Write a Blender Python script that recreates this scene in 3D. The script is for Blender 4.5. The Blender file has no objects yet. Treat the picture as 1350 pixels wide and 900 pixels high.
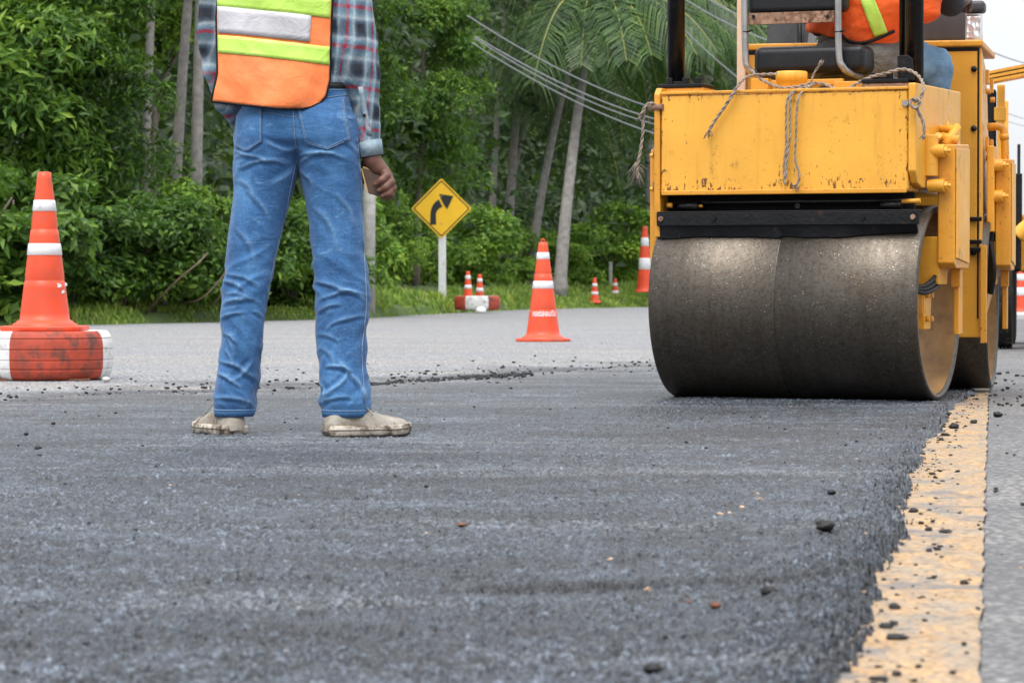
import bpy, bmesh, math, random
import numpy as np
from mathutils import Vector, Matrix
random.seed(7); rng = np.random.default_rng(7)
R = math.radians
scene = bpy.context.scene
COL = scene.collection

# ------------------------------------------------------------------ camera, sky, sun, exposure
CAM_H, FPX = 0.44, 4000.0
cam = bpy.data.cameras.new('camera'); camo = bpy.data.objects.new('camera', cam); COL.objects.link(camo)
cam.sensor_width = 36.0; cam.lens = FPX / 1350 * 36.0
camo.location = (0, 0, CAM_H); camo.rotation_euler = (R(90) - math.atan(75 / FPX), 0, 0)
cam.clip_start = 0.05; cam.clip_end = 3000
cam.dof.use_dof = True; cam.dof.focus_distance = 10.2; cam.dof.aperture_fstop = 14.0
scene.camera = camo
SUN_EL, SUN_AZ = 62.0, 200.0            # azimuth clockwise from +Y: behind the camera, a little to the left
w = bpy.data.worlds.new('World'); scene.world = w; w.use_nodes = True
nt = w.node_tree; nt.nodes.clear()
sky = nt.nodes.new('ShaderNodeTexSky'); sky.sky_type = 'NISHITA'; sky.sun_disc = False
sky.sun_elevation = R(SUN_EL); sky.sun_rotation = R(SUN_AZ); sky.air_density = 1.0; sky.dust_density = 4.0
hsv = nt.nodes.new('ShaderNodeHueSaturation'); hsv.inputs['Saturation'].default_value = 0.5
mixw = nt.nodes.new('ShaderNodeMix'); mixw.data_type = 'RGBA'; mixw.inputs[0].default_value = 0.65
mixw.inputs[7].default_value = (9.0, 9.25, 9.6, 1)      # the cloud deck: an even pale grey
bg = nt.nodes.new('ShaderNodeBackground'); bg.inputs['Strength'].default_value = 0.122
ow = nt.nodes.new('ShaderNodeOutputWorld')
nt.links.new(sky.outputs[0], hsv.inputs['Color']); nt.links.new(hsv.outputs[0], mixw.inputs[6])
wtc = nt.nodes.new('ShaderNodeTexCoord'); wsep = nt.nodes.new('ShaderNodeSeparateXYZ'); nt.links.new(wtc.outputs['Generated'], wsep.inputs[0])
wm = nt.nodes.new('ShaderNodeMath'); wm.operation = 'MULTIPLY_ADD'; wm.use_clamp = False; nt.links.new(wsep.outputs[2], wm.inputs[0]); wm.inputs[1].default_value = 0.95; wm.inputs[2].default_value = 0.84
wv = nt.nodes.new('ShaderNodeVectorMath'); wv.operation = 'SCALE'; nt.links.new(mixw.outputs[2], wv.inputs[0]); nt.links.new(wm.outputs[0], wv.inputs['Scale'])  # an overcast sky is brighter overhead
nt.links.new(wv.outputs[0], bg.inputs['Color']); nt.links.new(bg.outputs[0], ow.inputs['Surface'])
sun = bpy.data.lights.new('sun', 'SUN'); sun.energy = 1.75; sun.angle = R(36); sun.color = (1.0, 0.96, 0.9)
suno = bpy.data.objects.new('sun', sun); COL.objects.link(suno)
suno.rotation_euler = (R(90 - SUN_EL), 0, R(180 - SUN_AZ))
vs = scene.view_settings; vs.view_transform = 'Standard'; vs.look = 'None'; vs.gamma = 1.0; vs.exposure = 0.38
vs.use_curve_mapping = False
cy = scene.cycles; cy.max_bounces = 6; cy.diffuse_bounces = 3; cy.glossy_bounces = 3; cy.transmission_bounces = 4
cy.transparent_max_bounces = 6; cy.use_denoising = True; cy.caustics_reflective = False; cy.caustics_refractive = False
cy.sample_clamp_indirect = 4.0

# ------------------------------------------------------------------ helpers: picture <-> place
def gx(px, d): return (px - 675.0) / FPX * d
def gz(py, d): return CAM_H + (375.0 - py) / FPX * d

# ------------------------------------------------------------------ helpers: numpy noise
def _hash(ix, iy, iz, s=0):
    h = (ix.astype(np.int64) * 374761393 + iy.astype(np.int64) * 668265263 + iz.astype(np.int64) * 2147483647 + s * 974711) & 0xffffffff
    h = ((h ^ (h >> 13)) * 1274126177) & 0xffffffff
    h = (h ^ (h >> 16)) & 0xffffffff
    h = (h * 2246822519) & 0xffffffff
    return ((h ^ (h >> 15)) & 0xffffff) / float(0xffffff)
def vnoise(p, s=0):
    p = np.asarray(p, float); i = np.floor(p).astype(np.int64); f = p - i; f = f * f * (3 - 2 * f)
    out = 0
    for dx in (0, 1):
        for dy in (0, 1):
            for dz in (0, 1):
                wgt = (f[:, 0] if dx else 1 - f[:, 0]) * (f[:, 1] if dy else 1 - f[:, 1]) * (f[:, 2] if dz else 1 - f[:, 2])
                out = out + wgt * _hash(i[:, 0] + dx, i[:, 1] + dy, i[:, 2] + dz, s)
    return out * 2 - 1
def fbm(p, o=3, s=0):
    p = np.asarray(p, float); a = 1; t = 0; r = 0
    for k in range(o):
        r = r + a * vnoise(p * 2 ** k, s + k); t += a; a *= 0.5
    return r / t
def worley2(x, y, s=0):
    ix = np.floor(x).astype(np.int64); iy = np.floor(y).astype(np.int64); z = np.zeros_like(ix)
    best = np.full(x.shape, 9.0); idv = np.zeros(x.shape)
    for dx in (-1, 0, 1):
        for dy in (-1, 0, 1):
            cx = ix + dx + _hash(ix + dx, iy + dy, z, s); cyy = iy + dy + _hash(ix + dx, iy + dy, z, s + 1)
            d = np.hypot(x - cx, y - cyy); m = d < best
            best = np.where(m, d, best); idv = np.where(m, _hash(ix + dx, iy + dy, z, s + 2), idv)
    return best, idv
def sstep(a, b, x):
    t = np.clip((x - a) / (b - a), 0, 1); return t * t * (3 - 2 * t)

# ------------------------------------------------------------------ helpers: meshes and objects
def link(name, me, mat=None, parent=None):
    o = bpy.data.objects.new(name, me); COL.objects.link(o)
    if mat is not None:
        for m in (mat if isinstance(mat, (list, tuple)) else [mat]): me.materials.append(m)
    if parent is not None: o.parent = parent
    return o
def npmesh(name, v, faces, smooth=True, uv=None):
    """v (N,3); faces an (M,k) array or a list of such arrays"""
    fl = faces if isinstance(faces, list) else [faces]
    fl = [np.asarray(f, np.int32) for f in fl if len(f)]
    me = bpy.data.meshes.new(name); v = np.ascontiguousarray(v, np.float32)
    me.vertices.add(len(v)); me.vertices.foreach_set('co', v.ravel())
    nl = sum(f.size for f in fl); npol = sum(len(f) for f in fl)
    me.loops.add(nl); me.polygons.add(npol)
    me.loops.foreach_set('vertex_index', np.concatenate([f.ravel() for f in fl]))
    tot = np.concatenate([np.full(len(f), f.shape[1], np.int32) for f in fl])
    st = np.concatenate([[0], np.cumsum(tot)[:-1]]).astype(np.int32)
    me.polygons.foreach_set('loop_start', st)
    me.polygons.foreach_set('use_smooth', np.full(npol, smooth, bool))
    me.update(calc_edges=True)
    return me
def tag(o, label=None, cat=None, group=None, kind=None):
    if label: o['label'] = label
    if cat: o['category'] = cat
    if group: o['group'] = group
    if kind: o['kind'] = kind
    return o
def empty(name, loc=(0, 0, 0), rz=0.0, label=None, cat=None, group=None):
    o = bpy.data.objects.new(name, None); COL.objects.link(o); o.location = loc; o.rotation_euler = (0, 0, rz)
    o.empty_display_size = 0.1
    return tag(o, label, cat, group)
def copy_tree(o, parent=None):
    c = o.copy(); COL.objects.link(c); c.parent = parent
    for ch in list(o.children): copy_tree(ch, c)
    return c

class MB:
    """collects shapes and links them as ONE mesh object"""
    def __init__(self, T=None): self.v = []; self.f = []; self.T = T; self.sm = []; self.mi = []
    def add(self, verts, faces, smooth=False, mi=0):
        n = len(self.v)
        for p in verts:
            p = Vector(p); self.v.append(tuple(self.T @ p if self.T is not None else p))
        for f in faces: self.f.append(tuple(n + i for i in f)); self.sm.append(smooth); self.mi.append(mi)
        return self
    def box(self, x0, x1, y0, y1, z0, z1, mi=0):
        vs = [(x, y, z) for z in (z0, z1) for y in (y0, y1) for x in (x0, x1)]
        return self.add(vs, [(0, 2, 3, 1), (4, 5, 7, 6), (0, 1, 5, 4), (2, 6, 7, 3), (0, 4, 6, 2), (1, 3, 7, 5)], mi=mi)
    def prism(self, pts, axis, a0, a1, mi=0):
        """polygon pts extruded along axis; for axis 'x' pts are (y,z), 'y' (x,z), 'z' (x,y)"""
        def mk(p, a): return (a, p[0], p[1]) if axis == 'x' else ((p[0], a, p[1]) if axis == 'y' else (p[0], p[1], a))
        n = len(pts); vs = [mk(p, a0) for p in pts] + [mk(p, a1) for p in pts]
        fs = [tuple(range(n))[::-1], tuple(range(n, 2 * n))] + [(i, (i + 1) % n, n + (i + 1) % n, n + i) for i in range(n)]
        return self.add(vs, fs, mi=mi)
    def tube(self, pts, r, seg=10, cap=True, mi=0):
        pts = [Vector(p) for p in pts]; n = len(pts); rs = r if isinstance(r, (list, tuple)) else [r] * n
        t0 = (pts[1] - pts[0]).normalized(); up = Vector((0, 0, 1)) if abs(t0.z) < 0.9 else Vector((1, 0, 0))
        nrm = t0.cross(up).normalized(); vs = []
        for i, p in enumerate(pts):
            t = (pts[min(i + 1, n - 1)] - pts[max(i - 1, 0)]).normalized()
            nrm = (nrm - t * nrm.dot(t)); nrm = nrm.normalized() if nrm.length > 1e-6 else t.orthogonal().normalized()
            b = t.cross(nrm)
            for k in range(seg):
                a = 2 * math.pi * k / seg; vs.append(p + (nrm * math.cos(a) + b * math.sin(a)) * rs[i])
        fs = [(i * seg + k, i * seg + (k + 1) % seg, (i + 1) * seg + (k + 1) % seg, (i + 1) * seg + k) for i in range(n - 1) for k in range(seg)]
        self.add(vs, fs, True, mi)
        if cap:
            m = len(self.v) - n * seg
            self.f.append(tuple(range(m, m + seg))[::-1]); self.f.append(tuple(range(m + (n - 1) * seg, m + n * seg))); self.sm += [False, False]; self.mi += [mi, mi]
        return self
    def cyl(self, p0, p1, r, seg=20, mi=0): return self.tube([p0, p1], r, seg, True, mi)
    def lathe(self, prof, seg=40, axis='z', c=(0, 0, 0), closed=False, mi=None, caps=True):
        """prof: (radius, height) pairs turned about the axis through c"""
        vs = []; n = len(prof)
        for (r, h) in prof:
            for k in range(seg):
                a = 2 * math.pi * k / seg; x, y = r * math.cos(a), r * math.sin(a)
                q = (x, y, h) if axis == 'z' else ((h, x, y) if axis == 'x' else (y, h, x))
                vs.append((q[0] + c[0], q[1] + c[1], q[2] + c[2]))
        fs = []; rows = n if closed else n - 1
        for i in range(rows):
            j = (i + 1) % n
            for k in range(seg): fs.append((i * seg + k, i * seg + (k + 1) % seg, j * seg + (k + 1) % seg, j * seg + k))
        base = len(self.f)
        self.add(vs, fs, True, 0)
        if mi is not None:
            for q in range(len(fs)): self.mi[base + q] = mi(q // seg, (q % seg + 0.5) / seg * 360.0)
        if caps and not closed:
            m = len(self.v) - n * seg
            self.f.append(tuple(range(m, m + seg))[::-1]); self.f.append(tuple(range(m + (n - 1) * seg, m + n * seg))); self.sm += [False, False]; self.mi += [0, 0]
        return self
    def build(self, name, mat, parent=None, bevel=0.0, seg=2, ang=35):
        me = bpy.data.meshes.new(name); me.from_pydata([tuple(p) for p in self.v], [], self.f)
        me.polygons.foreach_set('use_smooth', self.sm); me.polygons.foreach_set('material_index', self.mi)
        me.validate(); me.update()
        bm = bmesh.new(); bm.from_mesh(me); bmesh.ops.recalc_face_normals(bm, faces=bm.faces); bm.to_mesh(me); bm.free()
        o = link(name, me, mat, parent)
        if bevel > 0:
            b = o.modifiers.new('bevel', 'BEVEL'); b.width = bevel; b.segments = seg; b.limit_method = 'ANGLE'; b.angle_limit = R(ang); b.harden_normals = False
            me.polygons.foreach_set('use_smooth', np.ones(len(me.polygons), bool))
            m2 = o.modifiers.new('wn', 'WEIGHTED_NORMAL'); m2.keep_sharp = True
        return o
def smooth_path(pts, n=8):
    P = [Vector(p) for p in pts]; out = []
    for i in range(len(P) - 1):
        a, b, c, d = P[max(i - 1, 0)], P[i], P[i + 1], P[min(i + 2, len(P) - 1)]
        for k in range(n):
            t = k / n
            out.append(0.5 * ((2 * b) + (c - a) * t + (2 * a - 5 * b + 4 * c - d) * t * t + (3 * b - a - 3 * c + d) * t ** 3))
    out.append(P[-1]); return out

# signed-distance modelling: smooth unions of round cones and lofts, meshed with surface nets
def rcone(p, a, b, ra, rb):
    a = np.array(a, float); b = np.array(b, float); ab = b - a; t = np.clip(((p - a) @ ab) / max(ab @ ab, 1e-12), 0, 1)
    return np.linalg.norm(p - a - t[:, None] * ab, axis=1) - (ra + t * (rb - ra))
def chain(p, pts):
    d = None
    for (a, ra), (b, rb) in zip(pts[:-1], pts[1:]):
        q = rcone(p, a, b, ra, rb); d = q if d is None else smin(d, q, 0.012)
    return d
def ell(p, c, r):
    q = (p - np.array(c)) / np.array(r); k = np.linalg.norm(q, axis=1); return (k - 1) * min(r)
def smin(a, b, k):
    h = np.clip(0.5 + 0.5 * (b - a) / k, 0, 1); return b * (1 - h) + a * h - k * h * (1 - h)
def loft(p, tab, e=2.2):
    """elliptic sections stacked in z: rows z, cx, cy, rx, ry"""
    t = np.array(sorted(tab)); z = p[:, 2]
    cx, cyy, rx, ry = (np.interp(z, t[:, 0], t[:, k]) for k in (1, 2, 3, 4))
    q = (np.abs((p[:, 0] - cx) / rx) ** e + np.abs((p[:, 1] - cyy) / ry) ** e) ** (1 / e)
    d = (q - 1) * np.minimum(rx, ry)
    return np.maximum(d, np.maximum(t[0, 0] - z, z - t[-1, 0]))
def surf_net(f, lo, hi, h):
    lo = np.array(lo, float); hi = np.array(hi, float); n = np.ceil((hi - lo) / h).astype(int) + 1
    g = np.stack(np.meshgrid(*[np.arange(k) for k in n], indexing='ij'), -1).reshape(-1, 3)
    F = np.concatenate([f(lo + q * h) for q in np.array_split(g, max(1, len(g) // 200000))]).reshape(n)
    S = F < 0; nc = n - 1
    cs = np.zeros(nc, int)
    for dx in (0, 1):
        for dy in (0, 1):
            for dz in (0, 1): cs += S[dx:dx + nc[0], dy:dy + nc[1], dz:dz + nc[2]]
    act = (cs > 0) & (cs < 8); idx = -np.ones(nc, int); cells = np.argwhere(act); idx[act] = np.arange(len(cells))
    acc = np.zeros((len(cells), 3)); cnt = np.zeros(len(cells))
    corners = [(x, y, z) for x in (0, 1) for y in (0, 1) for z in (0, 1)]
    for a in corners:
        for ax in range(3):
            if a[ax]: continue
            b = list(a); b[ax] = 1
            fa = F[cells[:, 0] + a[0], cells[:, 1] + a[1], cells[:, 2] + a[2]]; fb = F[cells[:, 0] + b[0], cells[:, 1] + b[1], cells[:, 2] + b[2]]
            m = (fa < 0) != (fb < 0); t = np.where(m, fa / np.where(m, fa - fb, 1), 0)
            q = np.tile(np.array(a, float), (len(cells), 1)); q[:, ax] += t
            acc[m] += q[m]; cnt[m] += 1
    v = lo + (cells + acc / cnt[:, None]) * h
    quads = []
    for ax in range(3):
        u, w_ = [(1, 2), (2, 0), (0, 1)][ax]
        sl0 = [slice(None)] * 3; sl1 = [slice(None)] * 3; sl0[ax] = slice(0, -1); sl1[ax] = slice(1, None)
        A = S[tuple(sl0)]; B = S[tuple(sl1)]; e = np.argwhere(A != B)
        e = e[(e[:, u] > 0) & (e[:, w_] > 0) & (e[:, u] < nc[u]) & (e[:, w_] < nc[w_])]
        if not len(e): continue
        def cell(du, dw):
            c = e.copy(); c[:, u] -= du; c[:, w_] -= dw; return idx[c[:, 0], c[:, 1], c[:, 2]]
        q = np.stack([cell(1, 1), cell(0, 1), cell(0, 0), cell(1, 0)], 1)
        flip = ~A[e[:, 0], e[:, 1], e[:, 2]]
        q[flip] = q[flip][:, ::-1]; quads.append(q)
    return v, np.concatenate(quads)

# ------------------------------------------------------------------ materials
class G:
    def __init__(self, name):
        self.m = bpy.data.materials.new(name); self.m.use_nodes = True; self.t = self.m.node_tree; self.t.nodes.clear()
        self.out = self.t.nodes.new('ShaderNodeOutputMaterial'); self.p = self.t.nodes.new('ShaderNodeBsdfPrincipled')
        self.t.links.new(self.p.outputs[0], self.out.inputs['Surface'])
        self.tc = self.t.nodes.new('ShaderNodeTexCoord')
    def l(self, a, b): self.t.links.new(a, b); return self
    def inp(self, sock, val):
        if isinstance(val, bpy.types.NodeSocket): self.l(val, sock)
        else:
            if isinstance(val, (tuple, list)) and len(val) == 3 and sock.type == 'RGBA': val = (*val, 1)
            sock.default_value = val
    def set(self, **k):
        for a, b in k.items(): self.inp(self.p.inputs[a.replace('_', ' ')], b)
        return self
    def co(self, scale=(1, 1, 1), rot=(0, 0, 0), loc=(0, 0, 0), src='Object'):
        n = self.t.nodes.new('ShaderNodeMapping'); n.inputs['Scale'].default_value = scale; n.inputs['Rotation'].default_value = rot; n.inputs['Location'].default_value = loc
        self.l(self.tc.outputs[src], n.inputs[0]); return n.outputs[0]
    def noise(self, co, sc, det=3, rough=0.55, dist=0.0):
        n = self.t.nodes.new('ShaderNodeTexNoise'); self.l(co, n.inputs['Vector'])
        n.inputs['Scale'].default_value = sc; n.inputs['Detail'].default_value = det; n.inputs['Roughness'].default_value = rough; n.inputs['Distortion'].default_value = dist
        return n.outputs['Fac']
    def vor(self, co, sc, feat='F1', out='Distance', rnd=1.0):
        n = self.t.nodes.new('ShaderNodeTexVoronoi'); self.l(co, n.inputs['Vector']); n.feature = feat
        n.inputs['Scale'].default_value = sc; n.inputs['Randomness'].default_value = rnd; return n.outputs[out]
    def ramp(self, fac, stops, mode='LINEAR'):
        n = self.t.nodes.new('ShaderNodeValToRGB'); self.l(fac, n.inputs[0]); r = n.color_ramp; r.interpolation = mode
        while len(r.elements) < len(stops): r.elements.new(0.5)
        for e, (p, c) in zip(r.elements, stops):
            e.position = p; e.color = (c, c, c, 1) if not isinstance(c, (tuple, list)) else (*c[:3], 1)
        return n.outputs[0]
    def mix(self, fac, a, b, mode='MIX'):
        n = self.t.nodes.new('ShaderNodeMix'); n.data_type = 'RGBA'; n.blend_type = mode
        self.inp(n.inputs[0], fac); self.inp(n.inputs[6], a); self.inp(n.inputs[7], b); return n.outputs[2]
    def math(self, op, a, b=0.0, c=0.0, clamp=False):
        n = self.t.nodes.new('ShaderNodeMath'); n.operation = op; n.use_clamp = clamp
        self.inp(n.inputs[0], a); self.inp(n.inputs[1], b)
        if op in ('MULTIPLY_ADD',): self.inp(n.inputs[2], c)
        return n.outputs[0]
    def sep(self, v):
        n = self.t.nodes.new('ShaderNodeSeparateXYZ'); self.l(v, n.inputs[0]); return n.outputs
    def bump(self, h, dist=0.002, strength=1.0, normal=None):
        n = self.t.nodes.new('ShaderNodeBump'); n.inputs['Distance'].default_value = dist; n.inputs['Strength'].default_value = strength
        self.l(h, n.inputs['Height'])
        if normal is not None: self.l(normal, n.inputs['Normal'])
        self.l(n.outputs[0], self.p.inputs['Normal']); return n.outputs[0]
M = {}
def simple(key, col, rough=0.5, var=0.15, vs_=8.0, metal=0.0, bump=0.0, bs=60.0, dirt=None, dscale=25.0, dth=(0.56, 0.64), cov=(0.4, 0.65), **k):
    """plain stuff with a little life in it: tone variation, optional dirt flecks, optional grain"""
    g = G(key); c = g.co()
    n = g.noise(c, vs_, 4)
    lo = tuple(x * (1 - var) for x in col); hi = tuple(min(1, x * (1 + var)) for x in col)
    colr = g.ramp(n, [(0.3, lo), (0.7, hi)])
    if dirt is not None:
        d = g.ramp(g.noise(c, dscale, 5, 0.65), [(dth[0], 0.0), (dth[1], 1.0)])
        d2 = g.ramp(g.noise(c, dscale * 0.13, 3), [(cov[0], 0.1), (cov[1], 1.0)])
        colr = g.mix(g.math('MULTIPLY', d, d2), colr, dirt)
    g.set(Base_Color=colr, Roughness=rough, Metallic=metal, **k)
    if bump > 0: g.bump(g.noise(c, bs, 3), bump)
    M[key] = g.m; return g.m

# leaves: hue and tone differ from leaf to leaf
def leafmat(key, cols, rough=0.45, trans=0.35):
    g = G(key); geo = g.t.nodes.new('ShaderNodeNewGeometry')
    n = len(cols); colr = g.ramp(geo.outputs['Random Per Island'], [(i / max(1, n - 1), c) for i, c in enumerate(cols)])
    age = g.ramp(g.noise(g.co(), 1.5, 4, 0.65), [(0.34, (0.42, 0.46, 0.50)), (0.5, (0.85, 0.88, 0.85)), (0.66, (1.35, 1.2, 0.95))]); colr = g.mix(1.0, colr, age, 'MULTIPLY')   # old and young growth
    g.set(Base_Color=colr, Roughness=rough, Specular_IOR_Level=0.4)
    tr = g.t.nodes.new('ShaderNodeBsdfTranslucent'); mx = g.t.nodes.new('ShaderNodeMixShader'); mx.inputs[0].default_value = trans
    g.l(g.mix(0.5, colr, (0.15, 0.28, 0.02), 'MIX'), tr.inputs['Color'])
    g.l(g.p.outputs[0], mx.inputs[1]); g.l(tr.outputs[0], mx.inputs[2]); g.l(mx.outputs[0], g.out.inputs['Surface'])
    M[key] = g.m
leafmat('leaf_deep', [(0.028, 0.075, 0.012), (0.055, 0.135, 0.02), (0.09, 0.195, 0.026), (0.19, 0.32, 0.045)])
leafmat('leaf_mid', [(0.045, 0.115, 0.018), (0.09, 0.20, 0.028), (0.145, 0.28, 0.038), (0.25, 0.39, 0.06)])
leafmat('leaf_light', [(0.12, 0.25, 0.035), (0.21, 0.39, 0.052), (0.30, 0.49, 0.07), (0.42, 0.58, 0.11)])
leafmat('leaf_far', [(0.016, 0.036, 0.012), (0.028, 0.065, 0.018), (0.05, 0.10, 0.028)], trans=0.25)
leafmat('leaf_palm', [(0.035, 0.085, 0.022), (0.06, 0.13, 0.033), (0.115, 0.20, 0.05)], rough=0.38, trans=0.25)
leafmat('grass_blade', [(0.16, 0.30, 0.04), (0.27, 0.43, 0.065), (0.37, 0.51, 0.095), (0.50, 0.53, 0.2)], rough=0.6)
simple('bark', (0.20, 0.17, 0.14), 0.9, 0.35, 14, bump=0.01, bs=30)
simple('palm_bark', (0.25, 0.235, 0.22), 0.9, 0.3, 9, bump=0.008, bs=40)
simple('pale_pole', (0.42, 0.41, 0.39), 0.85, 0.25, 9, bump=0.004, bs=40)
simple('dry_vine', (0.13, 0.09, 0.06), 0.85, 0.3)
simple('rachis', (0.30, 0.30, 0.08), 0.6, 0.2)
simple('cable', (0.33, 0.34, 0.36), 0.55, 0.1)
simple('soil', (0.10, 0.085, 0.05), 0.95, 0.4, 3)

# machine paint: chipped, flecked with asphalt, smeared
def paint(key, col, fleck=0.58, smear=True, splash=None):
    g = G(key); c = g.co()
    base = g.ramp(g.noise(c, 3.5, 5, 0.6), [(0.3, tuple(x * 0.86 for x in col)), (0.7, tuple(min(1, x * 1.06) for x in col))])
    # long vertical run marks
    run = g.ramp(g.noise(g.co((38, 38, 3.0)), 1.0, 4, 0.6), [(0.55, 0.0), (0.75, 0.45)])
    base = g.mix(run, base, tuple(x * 0.6 for x in col))
    f1 = g.ramp(g.noise(c, 75, 3, 0.7), [(fleck + 0.085, 0.0), (fleck + 0.12, 1.0)])
    f2 = g.ramp(g.noise(c, 5.0, 3), [(0.42, 0.0), (0.62, 1.0)])
    z = g.sep(c)[2]
    low = g.ramp(g.noise(c, 120, 2, 0.6), [(0.73, 0.0), (0.76, 0.9)])
    msk = g.math('MAXIMUM', g.math('MULTIPLY', f1, f2), low)
    if splash is not None:                   # tar thrown up from the drum sticks to the lowest hand's breadth of the plate
        zr = g.math('MULTIPLY', g.math('MULTIPLY_ADD', g.math('SUBTRACT', z, splash), -6.0, 1.0, clamp=True), g.ramp(g.noise(g.co((7, 7, 2)), 1.0, 4, 0.6), [(0.36, 0.55), (0.62, 1.12)]))
        xe = g.math('MAXIMUM', g.math('MULTIPLY_ADD', g.math('ABSOLUTE', g.math('SUBTRACT', g.sep(c)[0], 0.468)), -16.0, 1.0, clamp=True), g.math('MULTIPLY_ADD', g.math('ABSOLUTE', g.math('ADD', g.sep(c)[0], 0.492)), -30.0, 1.0, clamp=True))
        te = g.math('MULTIPLY_ADD', g.math('ABSOLUTE', g.math('SUBTRACT', z, 1.16)), -18.0, 1.0, clamp=True)
        zr = g.math('MAXIMUM', zr, g.math('MULTIPLY', g.math('MAXIMUM', xe, te), 0.86))
        spn = g.math('ADD', g.noise(g.co((60, 60, 26)), 1.0, 4, 0.7), g.math('MULTIPLY', g.math('POWER', zr, 1.6), 0.17))
        msk = g.math('MAXIMUM', msk, g.ramp(spn, [(0.66, 0.0), (0.70, 0.95)]))
    base = g.mix(msk, base, (0.10, 0.045, 0.015))
    if smear:
        s1 = g.ramp(g.noise(g.co((6, 6, 4)), 1.6, 6, 0.75), [(0.6, 0.0), (0.72, 0.75)])
        base = g.mix(s1, base, (0.12, 0.055, 0.014))
    g.set(Base_Color=base, Roughness=g.ramp(g.noise(c, 12, 4), [(0.3, 0.32), (0.7, 0.52)]), Specular_IOR_Level=0.45)
    g.bump(g.noise(c, 90, 3), 0.0006)
    M[key] = g.m
paint('yellow_paint', (0.80, 0.39, 0.042)); paint('box_paint', (0.82, 0.405, 0.05), 0.60, True, 0.79); paint('yellow_worn', (0.70, 0.31, 0.03), 0.52)
paint('hood_paint', (0.72, 0.33, 0.03), 0.60)
simple('black_steel', (0.004, 0.004, 0.005), 0.34, 0.3, 10, dirt=(0.03, 0.022, 0.017), dscale=40, bump=0.0006, Specular_IOR_Level=0.3)
simple('black_scraper', (0.0045, 0.005, 0.0065), 0.5, 0.4, 14, dirt=(0.16, 0.07, 0.025), dscale=22, dth=(0.64, 0.68), bump=0.0025, bs=60, Specular_IOR_Level=0.28)
simple('gap_shade_black', (0.004, 0.0035, 0.003), 0.9, 0.4, 12, bump=0.002)  # near-black that paints the shade in the gap over the drum
simple('vinyl', (0.008, 0.009, 0.012), 0.40, 0.3, 20, bump=0.0008, bs=90, Specular_IOR_Level=0.35)
simple('steel_tube', (0.36, 0.36, 0.36), 0.38, 0.25, 14, metal=0.75, dirt=(0.25, 0.12, 0.05), dscale=14)
simple('rusty', (0.30, 0.19, 0.13), 0.8, 0.3, 25, dirt=(0.10, 0.04, 0.02), dscale=60, dth=(0.48, 0.55), bump=0.001)
simple('console_grey', (0.05, 0.05, 0.056), 0.5, 0.3, 5)
simple('lamp_chrome', (0.7, 0.7, 0.7), 0.15, 0.1, 5, metal=0.9)
simple('hose', (0.015, 0.015, 0.016), 0.5, 0.2)
simple('rope', (0.27, 0.22, 0.18), 0.95, 0.35, 60, bump=0.001, bs=200)
simple('tyre_rubber', (0.009, 0.009, 0.0095), 0.75, 0.3, 20, dirt=(0.12, 0.10, 0.08), dscale=15, bump=0.001)
def drum_mat():
    g = G('drum_steel'); c = g.co()
    n = g.noise(c, 6, 5, 0.65); base = g.ramp(n, [(0.2, (0.098, 0.083, 0.066)), (0.52, (0.112, 0.096, 0.078)), (0.8, (0.135, 0.119, 0.100))])
    dk = g.ramp(g.noise(c, 70, 4, 0.7), [(0.48, 0.0), (0.62, 0.4)]); base = g.mix(dk, base, (0.02, 0.016, 0.013))
    sp = g.ramp(g.vor(c, 95), [(0.10, 1.0), (0.16, 0.0)]); spm = g.ramp(g.noise(c, 28, 3), [(0.52, 0.0), (0.6, 1.0)])
    base = g.mix(g.math('MULTIPLY', sp, spm), base, (0.62, 0.60, 0.56))
    rs = g.ramp(g.noise(c, 5.0, 4, 0.7), [(0.58, 0.0), (0.75, 0.35)]); base = g.mix(rs, base, (0.11, 0.055, 0.025))
    stk = g.ramp(g.noise(g.co((26, 1.3, 1.3)), 1.0, 5, 0.65), [(0.48, 0.0), (0.70, 0.30)]); base = g.mix(stk, base, (0.03, 0.025, 0.021))
    g.set(Base_Color=base, Metallic=0.85, Roughness=g.ramp(g.noise(c, 45, 4), [(0.3, 0.36), (0.7, 0.46)]))
    h = g.math('ADD', g.noise(c, 130, 4, 0.7), g.math('MULTIPLY', g.vor(c, 170), 0.7))
    g.bump(h, 0.0012, 0.5); M['drum_steel'] = g.m
drum_mat()
simple('drum_inner', (0.34, 0.19, 0.07), 0.6, 0.4, 6, dirt=(0.04, 0.03, 0.02), dscale=9, dth=(0.5, 0.6), bump=0.001)
simple('cone_orange', (0.72, 0.078, 0.028), 0.42, 0.18, 5, dirt=(0.34, 0.085, 0.05), dscale=12, dth=(0.49, 0.70), Specular_IOR_Level=0.4)
simple('cone_dark', (0.55, 0.06, 0.03), 0.5, 0.15, 9)
simple('band_white', (0.72, 0.73, 0.75), 0.4, 0.06, 20, dirt=(0.5, 0.48, 0.46), dscale=30)
simple('tyre_red', (0.42, 0.055, 0.025), 0.65, 0.2, 12, dirt=(0.07, 0.045, 0.035), dscale=14, dth=(0.46, 0.62), bump=0.002, bs=70)
simple('tyre_white', (0.68, 0.68, 0.67), 0.65, 0.1, 12, dirt=(0.16, 0.145, 0.13), dscale=14, dth=(0.49, 0.66), bump=0.002, bs=70)
simple('sign_yellow', (0.85, 0.50, 0.015), 0.45, 0.06, 4); simple('sign_black', (0.012, 0.012, 0.012), 0.5, 0.1)
simple('white_post', (0.68, 0.70, 0.70), 0.6, 0.08, 12, dirt=(0.3, 0.28, 0.25), dscale=14)
simple('skin', (0.13, 0.056, 0.035), 0.5, 0.18, 40, bump=0.0008, bs=160, Subsurface_Weight=0.08)
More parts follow.
